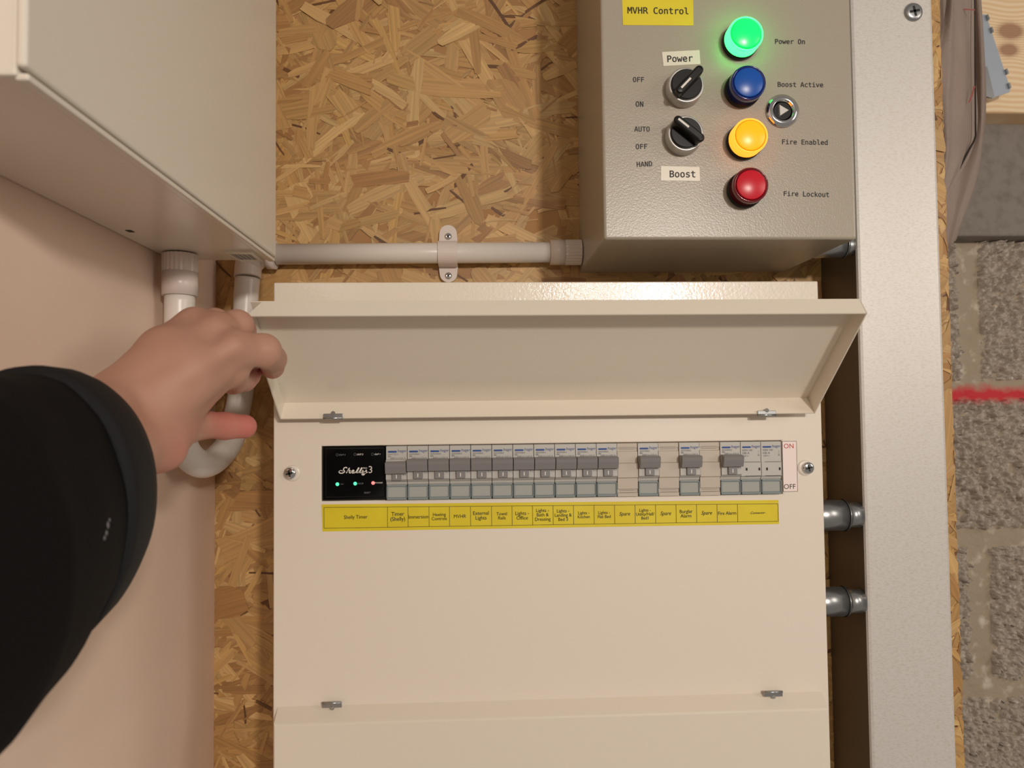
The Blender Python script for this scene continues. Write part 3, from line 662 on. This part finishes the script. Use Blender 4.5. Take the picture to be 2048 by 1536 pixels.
def module(kind, x):
    r = bpy.data.objects.new({'breaker': 'circuit_breaker', 'timer_breaker': 'circuit_breaker', 'connector': 'connector_module', 'blank': 'blanking_plate'}[kind], None)
    S.collection.objects.link(r); r.location = (x, 0, ZT); r.empty_display_size = .01
    def part(name, bm, m, par=r, mats=None, smooth=False):
        me = bpy.data.meshes.new(name); bmesh.ops.recalc_face_normals(bm, faces=bm.faces[:]); bm.to_mesh(me); bm.free()
        for q in (mats or [M[m]]): me.materials.append(q)
        o = bpy.data.objects.new(name, me); S.collection.objects.link(o); o.parent = par; return o
    bm = bmesh.new()
    if kind == 'blank':
        profile(bm, -hw, hw, [(0, -.110), (.0004, -.1125), (.0040, -.1125), (.0044, -.1118), (.0068, -.1118), (.0072, -.1130), (.0164, -.1130), (.0172, -.1148), (.0288, -.1148), (.0296, -.1130), (.0385, -.1128), (.0390, -.1115), (.0418, -.1115), (.0422, -.1126), (.0450, -.1126), (.0452, -.105)])
        part('face_plate', bm, 'blank')
        for z in (.0043, .0406):
            bm = bmesh.new()
            strip(bm, -hw+.0015, hw-.0022, -z-.0010, -z-.0008, -.1126-.0001); strip(bm, -hw+.0015, hw-.0022, -z+.0008, -z+.0010, -.1126-.0001)
            part('groove', bm, 'toggle')
        return r
    prof = [(0, -.108), (.0003, -.1134), (.0108, -.1134), (.0116, -.1160), (.0275, -.1160), (.0300, -.1125), (.0318, -.1120), (.0322, -.1105), (.0450, -.1105), (.0452, -.100)]
    if kind == 'connector': prof[2:5] = [(.0172, -.1134), (.0176, -.1138), (.0290, -.1138)]
    profile(bm, -hw, hw, prof); part('housing', bm, 'mcb')
    # translucent terminal cover: rim and pane
    bm = bmesh.new()
    for a in ((-hw, -hw+.0009, -.0447, -.0325), (hw-.0009, hw, -.0447, -.0325), (-hw, hw, -.0447, -.0428), (-hw, hw, -.0338, -.0325)):
        box(bm, a[0], a[1], -.1135, -.1106, a[2], a[3], .0003, 1)
    wn = part('terminal_cover', bm, 'window_rim')
    bm = bmesh.new(); box(bm, -hw+.0008, hw-.0008, -.1126, -.1106, -.0429, -.0337, .0004, 1); part('pane', bm, 'window', wn)
    bm = bmesh.new(); logo(bm, 0.0001)
    if kind != 'connector':
        put_text(bm, 'ADA306G' if kind == 'breaker' else 'HIGHTOB A', -.0028, -.0068, -.1136, .0085, mi=1); put_text(bm, 'B6', -.0058, -.0085, -.1136, .0022, mi=1); put_text(bm, '6000 Icn 0.03 A', .0012, -.0101, -.1136, .0125, mi=1)
    else:
        put_text(bm, 'KRN 100', -.0028, -.0073, -.1136, .0085, mi=1, fnt='plain'); put_text(bm, '100 A', -.0040, -.0098, -.1136, .0060, mi=1); put_text(bm, '230 V~', -.0040, -.0122, -.1136, .0055, mi=1); put_text(bm, '1\n|\nN', .0068, -.0100, -.1136, .0012, mi=1)
        for xx in (-.0040, .0070):
            strip(bm, xx-.0007, xx+.0007, -.0245, -.0222, -.1141, 2)
        strip(bm, -hw+.003, hw-.0005, -.0174, -.0171, -.1142, 2); strip(bm, -hw+.003, hw-.0005, -.0293, -.0289, -.1142, 2)
    part('lettering', bm, None, mats=[M['blue_ink'], M['grey_ink'], M['void']])
    if kind != 'connector':
        dz = .0018 if kind == 'timer_breaker' else 0
        bm = bmesh.new()
        pr = [(.0106+dz, -.1150), (.0110+dz, -.1215), (.0122+dz, -.1232), (.0150+dz, -.1228), (.0205+dz, -.1212), (.0209+dz, -.1175)]
        profile(bm, -hw+.0001, hw-.0001, pr, yb=-.1150)
        box(bm, -.0040+.0006, .0042, -.1182, -.1150, -.0272-dz*.6, -.0206-dz, .0003, 1)
        tg = part('toggle', bm, 'toggle')
        bm = bmesh.new(); strip(bm, .0003-.0004, .0003+.0004, -.0257-dz*.5, -.0226-dz*.5, -.1183); part('mark', bm, 'white_ink', tg)
        bm = bmesh.new(); strip(bm, .0055, .0080, -.0226-dz, -.0212-dz, -.1161, 0); strip(bm, .0060, .0076, -.0223-dz, -.0215-dz, -.11615, 1); strip(bm, -.0036, hw, -.0276-dz*.6, -.0272-dz*.6, -.1162, 0)
        part('test_slot', bm, None, mats=[M['toggle'], M['mcb']])
    return r
PROTO = {}
def place(kind, i, label, cat, group):
    x = MX_ + PITCH*(i+.5)
    if kind not in PROTO: r = PROTO[kind] = module(kind, x)
    else:
        src = PROTO[kind]; r = src.copy(); S.collection.objects.link(r); r.location = (x, 0, ZT)
        for ch in list(src.children):
            c_ = ch.copy(); S.collection.objects.link(c_); c_.parent = r
            for g_ in ch.children: d_ = g_.copy(); S.collection.objects.link(d_); d_.parent = c_
    tag(r, label, cat, group); return r
names = ['Timer (Shelly)', 'Immersion', 'Heating Controls', 'MVHR', 'External Lights', 'Towel Rails', 'Lights - Office', 'Lights - Bath & Dressing', 'Lights - Landing & Bed 3', 'Lights - Kitchen', 'Lights - Flat Bed', None, 'Lights - Utility/Hall/Bed1', None, 'Burglar Alarm', None, 'Fire Alarm']
names[0] = 'Timer'
for i, nm in enumerate(names):
    if nm is None:
        lab = {11: 'beige blanking plate right of the unbroken run of breakers, above the first Spare', 13: 'beige blanking plate between the Utility and Burglar Alarm breakers', 15: 'beige blanking plate between the Burglar Alarm and Fire Alarm breakers'}[i]
        place('blank', i, lab, 'blanking plate', 'blanking plates in the breaker row')
    else:
        extra = {0: 'grey circuit breaker beside the black module, above the yellow label Timer (Shelly)', 12: 'grey circuit breaker standing alone above the yellow label Lights - Utility/Hall/Bed1', 14: 'grey circuit breaker standing alone above the yellow label Burglar Alarm', 16: 'grey circuit breaker above the yellow label Fire Alarm, left of the connectors'}
        place('timer_breaker' if i == 0 else 'breaker', i, extra.get(i, 'grey circuit breaker, toggle up, above the yellow label ' + nm), 'circuit breaker', 'circuit breakers in the row')
place('connector', 17, 'grey connector module without toggle, beside the Fire Alarm breaker', 'connector', 'connector modules')
place('connector', 18, 'grey connector module without toggle, next to the ON OFF sticker', 'connector', 'connector modules')
# black timer module
tx0, tx1 = AX0+.0005, MX_-.0006
tm = thing('timer_module', ((tx0+tx1)/2, 0, AZ0), 'glossy black timer module with green and red LEDs at the left end of the row', 'timer')
bm = bmesh.new(); box(bm, tx0, tx1, -.1085, -.081, AZ0+.0005, AZ1-.0005, .0006); build('housing', bm, M['gloss_black'], tm)
bm = bmesh.new(); box(bm, tx0+.0028, tx1-.0014, -.1112, -.1086, AZ0+.0028, AZ1-.0016, .0008); build('glass_front', bm, M['gloss_black'], tm)
TDY = -.11135; TD = TDY + CAM_D; bm = bmesh.new()
def lp(cx_, cy_): 
    p = W(cx_, cy_, TD); return (p.x, p.z)
k_ = 7.8; q = lambda pts: [lp(640 + x/8.083, 880 + y/8.083) for x, y in pts]
for pts, w in (([(302, 512), (325, 535), (372, 532), (398, 508), (380, 480), (392, 452), (425, 443), (437, 458)], .00085), ([(302, 512), (335, 492), (372, 506)], .0005),
               ([(425, 535), (478, 450)], .0009), ([(438, 515), (468, 488), (486, 494), (474, 522), (484, 533), (508, 522)], .0008),
               ([(508, 522), (548, 502), (540, 488), (516, 500), (512, 525), (540, 534), (575, 520)], .0008), ([(580, 530), (630, 446)], .0013),
               ([(582, 530), (612, 528), (632, 515)], .0006), ([(632, 530), (680, 446)], .0013), ([(634, 530), (662, 528), (684, 512)], .0006),
               ([(698, 488), (686, 515), (700, 528), (728, 512)], .0011), ([(752, 484), (728, 535), (700, 563), (680, 552), (715, 532), (768, 520)], .0011)):
    ribbon(bm, q(pts), w, TDY)
put_text(bm, '3', *lp(640+815/8.083, 880+478/8.083), TDY, .0036, heavy=.05) if False else None
p = lp(640+815/8.083, 880+478/8.083); put_text(bm, '3', p[0], p[1], TDY, .0030, fnt='plain')
p = lp(640+730/8.083, 880+455/8.083); put_text(bm, 'PRO', p[0], p[1], TDY, .0034)
for t, x, y, w in (('OUT 1', 930, 230, .0048), ('OUT 2', 648, 233, .0052), ('OUT 3', 360, 240, .0052)):
    p = lp(640+x/8.083, 880+y/8.083); put_text(bm, t, p[0], p[1], TDY, w, shear=.3, heavy=.02, mi=0 if x > 500 else 1)
    p = lp(640+(x-82)/8.083, 880+y/8.083)
    ribbon(bm, [(p[0]+.0010*math.cos(a_*math.pi/4), p[1]+.0010*math.sin(a_*math.pi/4)) for a_ in range(9)], .0002, TDY, 1)
for t, x, y, w in (('POWER', 950, 692, .0062), ('WI-FI', 655, 705, .0048), ('LAN', 355, 712, .0028), ('RESET', 765, 852, .0056)):
    p = lp(640+x/8.083, 880+y/8.083); put_text(bm, t, p[0], p[1], TDY, w, shear=.3, mi=0 if x > 900 else 1)
build('lettering', bm, None, tm, mats=[M['white_ink'], M['grey_ink']])
for x, y, m, l in ((280, 715, 'led_g', 'green LED'), (568, 705, 'led_g', 'green LED'), (858, 695, 'led_r', 'red LED')):
    p = lp(640+x/8.083, 880+y/8.083); bm = bmesh.new(); lathe(bm, (p[0], -.1112, p[1]), [(.0015, 0), (.0013, .0005), (.0007, .0008), (0, .0009)], n=16); o = build('led', bm, M[m], tm, True); o['label'] = l

# ------------------------------------------------------------------ white metal box on the plaster wall
LX0, LX1, LZ0, LZ1 = WALL_X+.0011, -.1700, ZZ(.1297), ZZ(.50); LYf, LYn = -.106, -.452
lb = thing('white_enclosure', ((LX0+LX1)/2, (LYf+LYn)/2, LZ0), 'white metal enclosure mounted on the plaster wall, top left corner', 'enclosure')
bm = bmesh.new(); box(bm, LX0, LX1-.0045, LYn+.0015, LYf-.0008, LZ0, LZ1, .0010); build('body', bm, M['box_paint'], lb)
bm = bmesh.new(); box(bm, LX1-.0040, LX1, LYn, LYf, LZ0+.0028, LZ1, .0016, 3); build('front_door', bm, M['box_paint'], lb)
bm = bmesh.new()   # rolled lip below the door
box(bm, LX1-.0062, LX1-.0008, LYn+.003, LYf-.0003, LZ0-.0012, LZ0+.0018, .0010, 2); build('lip', bm, M['box_paint'], lb)
c = W(258, 471, .55); bm = bmesh.new(); c.z = LZ0
# vent slot in the base, near the wall
sx = LX0+.012; box(bm, sx-.002, sx+.002, -.211, -.205, LZ0-.0003, LZ0+.0001); build('knockout_slot', bm, M['void'], lb)
def base_hit(px_, py_):
    """point on the underside of the enclosure behind a pixel"""
    d = W(px_, py_, 1.0) - Vector((0, -CAM_D, Z0)); t = (LZ0 - Z0)/d.z; return Vector((0, -CAM_D, Z0)) + d*t
pts = [base_hit(x, y) for x, y in ((449, 500), (505, 501), (527, 520), (484, 520))]
bm = bmesh.new(); prism(bm, [p - Vector((0, 0, .0016)) for p in pts], (0, 0, .0016)); sk = build('sticker', bm, M['tape'], lb)
# bar marks on the sticker
bm = bmesh.new(); a, b, c_, d_ = [p - Vector((0, 0, .0018)) for p in pts]
for k in range(9):
    t0 = .08+.09*k; t1 = t0+.03+.02*(k % 2); f = lambda t, s: (a.lerp(b, t)).lerp(d_.lerp(c_, t), s)
    bm.faces.new([bm.verts.new(v) for v in (f(t0, .2), f(t1, .2), f(t1, .75), f(t0, .75))])
build('print', bm, M['grey_ink'], sk)

# ------------------------------------------------------------------ conduits and fittings
def coupler_ribbed(bm, p0, p1, r, n=48, ribs=True):
    p0, p1 = Vector(p0), Vector(p1); q = (p1-p0).to_track_quat('Z', 'Y').to_matrix(); rg = []
    for p in (p0, p1):
        rg.append([bm.verts.new(p + q @ (Vector((math.cos(2*math.pi*i/n), math.sin(2*math.pi*i/n), 0))*(r*(1 if i % 2 or not ribs else .955)))) for i in range(n)])
    for i in range(n): bm.faces.new((rg[0][i], rg[0][(i+1) % n], rg[1][(i+1) % n], rg[1][i]))
    bm.faces.new(rg[0]); bm.faces.new(rg[1])
# drop pipe from the box, U bend up to the board wall
g1 = W(360, 528, .600); g1.z = LZ0-.0012; xg, yg = g1.x, g1.y
zr = lambda py: W(360, py, yg+CAM_D).z
gl = thing('conduit_gland', (xg, yg, zr(592)), 'white ribbed conduit coupler screwed into the underside of the white enclosure', 'conduit fitting')
bm = bmesh.new(); coupler_ribbed(bm, (xg, yg, g1.z), (xg, yg, zr(545)), .0135); build('ribbed_nut', bm, M['pvc2'], gl)
bm = bmesh.new(); cyl(bm, (xg, yg, zr(545)), (xg, yg, zr(592)), .0137, .0134, n=48); build('socket', bm, M['pvc2'], gl)
bm = bmesh.new(); r = .0115
pb = [(xg, yg, zr(591)), (xg, yg, zr(700)), W(362, 800, .605), W(362, 870, .608), W(375, 908, .615), W(402, 928, .628), W(432, 918, .655), W(462, 880, .690), W(472, 835, .708), W(482, 780, .7145), W(489, 680, .7175), W(492, 600, .7175), W(495, 556, .7175)]
P = smooth_path(pb, 8); tube(bm, P, r, n=32)
thing_mesh('conduit_pipe', bm, M['pvc'], 'white plastic conduit bent in a U from the white enclosure back to the strand board', 'pipe')
# elbow at the top of the vertical run and the horizontal conduit
hy = -.0155; hz = ZZ(.1545)
a = W(495, 556, .7175)
bm = bmesh.new(); tube(bm, smooth_path([a, (a.x+.0005, hy, a.z+.013), (a.x+.004, hy, hz-.006), (a.x+.012, hy, hz), (a.x+.022, hy, hz)], 6), .0125, n=32)
cyl(bm, (a.x+.018, hy, hz), (a.x+.026, hy, hz), .0145, n=32)
thing_mesh('conduit_elbow', bm, M['pvc2'], 'white conduit elbow just below the corner of the white enclosure', 'conduit fitting')
bm = bmesh.new(); xs_ = W(1100, 500, .7195).x; xe_ = MX0-.0008
ya = ZZ(.1545); yb_ = ZZ(.1560)
cyl(bm, (a.x+.027, hy, ya), (xs_+.004, hy, yb_), .0100, n=40)
pipe2 = thing('conduit_pipe', (0, hy, ya), 'straight white conduit running level across the strand board to the grey control box', 'pipe')
build('tube', bm, M['pvc'], pipe2)
bm = bmesh.new()
for x, y in ((1012, 497), (998, 495), (1020, 512), (1040, 505), (1005, 513)):
    c = W(x-80, y, .7095)
    for _ in range(1): lathe(bm, (c.x+.03, hy-.0100, ya + (c.z-ya)*.5), [(.0004, 0), (0, .0001)], n=8)
bm.free()
bm = bmesh.new(); zf = yb_
coupler_ribbed(bm, (xe_-.016, hy, zf), (xe_, hy, zf), .0124); cyl(bm, (xs_, hy, zf), (xe_-.016, hy, zf), .0122, .0124, n=48)
thing_mesh('conduit_gland', bm, M['pvc2'], 'white ribbed conduit coupler at the left side of the grey control box', 'conduit fitting')
# saddle clip
sd = W(895, 508, .7095); sdx = sd.x
sad = thing('pipe_saddle', (sdx, 0, hz), 'white two-screw plastic saddle clamping the level conduit to the board', 'pipe clip')
bm = bmesh.new(); w = .0094
zt, zb = W(893, 452, .733).z, W(896, 566, .733).z; zc = ya+.0008
n = 16; prof = [(zt-.012, -.0040)] ; arc = [(zc + math.cos(math.pi*k/n)*.0118, hy - .0005 - math.sin(math.pi*k/n)*.0112) for k in range(n+1)]
o_ = [(arc[0][0], -.0005)] + arc + [(arc[-1][0], -.0005)]
i_ = [(zc + math.cos(math.pi*k/n)*.0101, hy + .0003 - math.sin(math.pi*k/n)*.0101) for k in range(n+1)]
ov = [[bm.verts.new((sdx+s*w, y, z)) for z, y in o_] for s in (-1, 1)]; iv = [[bm.verts.new((sdx+s*w, y, z)) for z, y in [(i_[0][0], -.0005)]+i_+[(i_[-1][0], -.0005)]] for s in (-1, 1)]
m_ = len(o_)
for k in range(m_-1):
    bm.faces.new((ov[0][k], ov[0][k+1], ov[1][k+1], ov[1][k])); bm.faces.new((iv[0][k], iv[0][k+1], iv[1][k+1], iv[1][k]))
    for s in (0, 1): bm.faces.new((ov[s][k], ov[s][k+1], iv[s][k+1], iv[s][k]))
for top in (1, -1):
    z0 = zc + top*.0112; ze = (zt if top > 0 else zb) - top*w*.92
    pts = [(sdx-w, z0)] + [(sdx - math.cos(math.pi*k/12)*w*.92, ze + top*math.sin(math.pi*k/12)*w*.92) for k in range(13)] + [(sdx+w, z0)]
    prism(bm, [Vector((x, -.0060, z)) for x, z in pts], (0, .0050, 0))
build('strap', bm, M['pvc2'], sad)
for py_ in (472, 551):
    c = W(895, py_, .727); screw('screw', (sdx, -.0061, c.z), .0034, sad, rot=.7, h=.0016)

# ------------------------------------------------------------------ the person: left hand and forearm (one body), black jacket sleeve
def HP(x, y, d): p = W(x, y, d); return np.array([p.x, p.y, p.z])
def capsule_field(G, a, b, ra, rb):
    pa = G - a; ba = b - a; L2 = float(ba @ ba) + 1e-12; t = np.clip((pa @ ba)/L2, 0, 1)
    return np.linalg.norm(pa - t[..., None]*ba, axis=-1) - (ra + (rb-ra)*t)
def smin(a, b, k):
    h = np.clip(.5 + .5*(b-a)/k, 0, 1); return b*(1-h) + a*h - k*h*(1-h)
def chain(G, pts, k=.003):
    f = None
    for (p, r), (q, s) in zip(pts, pts[1:]):
        c = capsule_field(G, HP(*p), HP(*q), r, s); f = c if f is None else smin(f, c, k)
    return f
def surface_nets(Fd, org, h):
    nx, ny, nz = Fd.shape; s = Fd < 0
    cs = np.zeros((nx-1, ny-1, nz-1), int)
    acc = np.zeros((nx-1, ny-1, nz-1, 3)); cnt = np.zeros((nx-1, ny-1, nz-1))
    for ax in range(3):
        for u in (0, 1):
            for v in (0, 1):
                o0 = [0, 0, 0]; others = [i for i in range(3) if i != ax]; o0[others[0]] = u; o0[others[1]] = v
                o1 = list(o0); o1[ax] = 1
                sl = lambda o: tuple(slice(o[i], o[i]+Fd.shape[i]-1) for i in range(3))
                A, B = Fd[sl(o0)], Fd[sl(o1)]; cr = (A < 0) != (B < 0); t = np.where(cr, A/(A-B+1e-20), 0)
                for i in range(3): acc[..., i] += np.where(cr, o0[i] + (t if i == ax else 0), 0)
                cnt += cr
    on = cnt > 0; idx = -np.ones(on.shape, int); idx[on] = np.arange(on.sum())
    base = np.stack(np.nonzero(on), -1); V = org + h*(base + acc[on]/cnt[on][:, None]); Q = []
    for ax in range(3):
        b_, c_ = [(1, 2), (2, 0), (0, 1)][ax]
        lo = [slice(1, -1)]*3; lo[ax] = slice(0, -1); hi = list(lo); hi[ax] = slice(1, None)
        A, B = s[tuple(lo)], s[tuple(hi)]; I = np.stack(np.nonzero(A != B), -1); inside = A[A != B]
        off = np.array([1, 1, 1]); off[ax] = 0; I = I + off
        db_, dc_ = np.zeros(3, int), np.zeros(3, int); db_[b_] = 1; dc_[c_] = 1
        g4 = [I, I-db_, I-db_-dc_, I-dc_]; q4 = np.stack([idx[tuple(g.T)] for g in g4], -1)
        q4[~inside] = q4[~inside][:, ::-1]; Q.append(q4)
    return V, np.concatenate(Q)
H_ = .0013
corner = np.array([HP(20, 1010, .36), HP(620, 560, .60), HP(100, 1000, .34), HP(560, 740, .57), HP(150, 700, .40)])
lo_, hi_ = np.array([-.245, -.40, ZZ(-.075)]), np.array([-.120, -.150, ZZ(.085)])
ax_ = [np.arange(lo_[i], hi_[i], H_) for i in range(3)]
G = np.stack(np.meshgrid(*ax_, indexing='ij'), -1)
FING = {
 'pinky': [((392, 652, .482), .0100), ((430, 645, .505), .0092), ((455, 652, .530), .0082), ((466, 668, .548), .0074)],
 'ring':  [((432, 664, .478), .0112), ((474, 652, .492), .0103), ((483, 660, .522), .0092), ((492, 674, .545), .0080)],
 'middle': [((470, 702, .466), .0122), ((527, 702, .478), .0107), ((544, 718, .508), .0092), ((545, 735, .535), .0083)],
 'index': [((462, 738, .470), .0112), ((466, 758, .495), .0095), ((486, 756, .515), .0090), ((497, 751, .530), .0084)],
 'thumb': [((352, 862, .445), .0110), ((400, 849, .472), .0090), ((450, 852, .490), .0084), ((489, 853, .500), .0080)]}
META = [[((240, 812, .425), .0190), ((330, 706, .450), .0150), ((388, 655, .480), .0118)],
        [((250, 830, .422), .0200), ((352, 722, .446), .0162), ((432, 666, .477), .0122)],
        [((262, 845, .422), .0200), ((370, 742, .442), .0165), ((464, 704, .467), .0122)],
        [((275, 862, .422), .0185), ((368, 768, .442), .0150), ((452, 738, .471), .0112)],
        [((280, 880, .422), .0170), ((330, 852, .440), .0140), ((410, 776, .464), .0105)],
        [((285, 890, .420), .0150), ((322, 895, .430), .0128), ((338, 868, .445), .0110)]]
ARM = [[((60, 960, .300), .0200), ((150, 890, .360), .0200), ((240, 812, .425), .0190)], [((70, 1040, .300), .0200), ((170, 950, .360), .0200), ((280, 876, .422), .0180)]]
f = None
for c in META + ARM:
    g_ = chain(G, c, .006); f = g_ if f is None else smin(f, g_, .007)
fingers = None
for nm, c in FING.items():
    g_ = chain(G, c, .0035)
    fingers = g_ if fingers is None else smin(fingers, g_, .0012 if nm != 'thumb' else .002)
f = smin(f, fingers, .0045)
# knuckles and extensor tendons stand slightly proud
for kx, ky, kd, kr in ((392, 652, .477, .0080), (432, 660, .471, .0085), (468, 696, .459, .0085)):
    g_ = np.linalg.norm(G - HP(kx, ky, kd), axis=-1) - kr; f = smin(f, g_, .010)
for c in ([((300, 745, .428), .0030), ((430, 655, .463), .0034)], [((300, 790, .415), .0034), ((465, 692, .450), .0036)], [((300, 830, .412), .0030), ((440, 745, .455), .0030)]):
    f = smin(f, chain(G, c, .002), .009)
for c in ([((500, 722, .4665), .0012), ((528, 742, .486), .0012)],):
    g_ = chain(G, c, .001); f = -smin(-f, g_, .003)
# extensor tendons and knuckles stand slightly proud, soft hollows between them
V, Q = surface_nets(f, lo_, H_)
me = bpy.data.meshes.new('body'); me.from_pydata(V.tolist(), [], Q.tolist())
bm = bmesh.new(); bm.from_mesh(me)
for _ in range(3): bmesh.ops.smooth_vert(bm, verts=bm.verts[:], factor=.5, use_axis_x=True, use_axis_y=True, use_axis_z=True)
bm.to_mesh(me); bm.free(); me.materials.append(M['skin'])
VV = np.array([v.co[:] for v in me.vertices])
tips = [HP(*FING[k][-1][0]) for k in FING]; red = np.zeros(len(VV))
for k in FING:
    t = HP(*FING[k][-1][0]); red = np.maximum(red, np.exp(-(np.linalg.norm(VV-t, axis=1)/.020)**2)*(1.0 if k in ('thumb', 'index') else .55))
th = HP(*FING['thumb'][1][0]); red = np.maximum(red, .75*np.exp(-(np.linalg.norm(VV-HP(440, 851, .488), axis=1)/.024)**2))
th = HP(335, 915, .425); red = np.maximum(red, .45*np.exp(-(np.linalg.norm(VV-th, axis=1)/.02)**2))
nzv = np.array([noise.noise(Vector(v)*45) for v in VV])
c0, c1, c2 = np.array(lin(186, 141, 121)), np.array(lin(198, 104, 96)), np.array(lin(170, 120, 100))
C = c0 + (c1-c0)*red[:, None]*.9; C = C + (c2-c0)*np.clip(nzv, 0, 1)[:, None]*.6
at = me.color_attributes.new('tone', 'FLOAT_COLOR', 'POINT'); at.data.foreach_set('color', C.ravel())
person = thing('person', W(138, 990, .39), 'person reaching in from the left, bare hand lifting the lid, black jacket', 'person')
link('body', me, person, True)
# sleeve
def ell(cxp, cyp, d, rx, rz, n=56, seed=0, amp=.0):
    c = W(cxp, cyp, d); out = []
    for k in range(n):
        a = 2*math.pi*k/n; q = 1 + amp*noise.noise(Vector((math.cos(a)*1.3, math.sin(a)*1.3, seed)))
        out.append(c + Vector((math.cos(a)*rx*q, 0, math.sin(a)*rz*q)))
    return out
def loft(rings, close=True):
    bm = bmesh.new(); rr = [[bm.verts.new(p) for p in r] for r in rings]; n = len(rr[0])
    for a, b in zip(rr, rr[1:]):
        for k in range(n): f = bm.faces.new((a[k], a[(k+1) % n], b[(k+1) % n], b[k])); f.smooth = True
    if close: bm.faces.new(rr[0]); bm.faces.new(rr[-1])
    return bm
def cen(px_, py_, d, rx, rz): p = W(px_, py_, d); return (p.x, p.z, d, rx*d/F, rz*d/F)
CEN = [(-.196, ZZ(-.080), .02, .050, .064), (-.196, ZZ(-.072), .12, .050, .064), (-.196, ZZ(-.060), .20, .0480, .063), cen(-170, 1160, .26, 290, 400), cen(-20, 1078, .31, 232, 322), cen(60, 1025, .340, 192, 266), cen(118, 1000, .3640, 166, 236)]
rings = []
for i in range(49):
    t = i/48*(len(CEN)-1); k = min(int(t), len(CEN)-2); u = t-k; x, z, d, rx, rz = [a+(b-a)*u for a, b in zip(CEN[k], CEN[k+1])]
    ring = []
    for j in range(64):
        an = 2*math.pi*j/64; q_ = 1 + .030*noise.noise(Vector((math.cos(an)*1.6, math.sin(an)*1.6, d*14))) + .016*noise.noise(Vector((math.cos(an)*3, math.sin(an)*3, d*45)))
        p = Vector((x + math.cos(an)*rx*q_, d-CAM_D, z + math.sin(an)*rz*q_)); p.x = max(p.x, WALL_X+.0015); ring.append(p)
    rings.append(ring)
bm = loft(rings); sl = build('jacket_sleeve', bm, M['cloth'], person, True)
# cuff band: tilted ring, hollow, turned in at the opening
def cuff(parent):
    rings = []
    for (x, z, d, rx, rz) in [cen(45, 1026, .333, 190, 264), cen(46, 1026, .333, 208, 284), cen(62, 1020, .339, 207, 280), cen(105, 1002, .358, 193, 258), cen(136, 990, .3755, 170, 236), cen(139, 989, .3775, 164, 229), cen(136, 990, .3755, 156, 222), cen(118, 998, .3640, 150, 215)]:
        ring = []
        for j in range(72):
            an = 2*math.pi*j/72; q_ = 1+.018*noise.noise(Vector((math.cos(an)*1.8, math.sin(an)*1.8, 3)))
            p = Vector((x + math.cos(an)*rx*q_, d-CAM_D, z + math.sin(an)*rz*q_)); p.x = max(p.x, WALL_X+.0015); ring.append(p)
        rings.append(ring)
    bm = loft(rings, False); return build('cuff', bm, M['cuff'], parent, True)
cuff(sl)
# pale scuff on the sleeve, lying on the cloth where the sight line meets it
bpy.context.view_layer.update(); bm = bmesh.new(); org = Vector((0, -CAM_D, Z0))
for k, (x, y, r_) in enumerate(((213, 1066, .0013), (216, 1050, .0016), (209, 1076, .0011), (219, 1040, .0009))):
    best = None
    for ob in (sl, [c for c in sl.children][0]):
        inv = ob.matrix_world.inverted(); d = (W(x, y, .3)-org).normalized(); hit, p, n, _ = ob.ray_cast(inv @ org, inv.to_3x3() @ d)
        if hit and (best is None or (ob.matrix_world @ p-org).length < (best[0]-org).length): best = (ob.matrix_world @ p, n)
    if best:
        p, n = best; n = n if n.dot(org-p) > 0 else -n; lathe(bm, p - n*.0002, [(r_, 0), (r_*.7, .0004), (0, .0005)], tuple(n), 9)
M['scuff'] = mat('pale_scuff', lin(120, 118, 120), .9)
o = build('scuff_mark', bm, M['scuff'], sl); o['kind'] = 'stuff'; o['label'] = 'small pale scuff on the sleeve'
for o in bpy.data.objects:
    if '_emp' in o: del o['_emp']
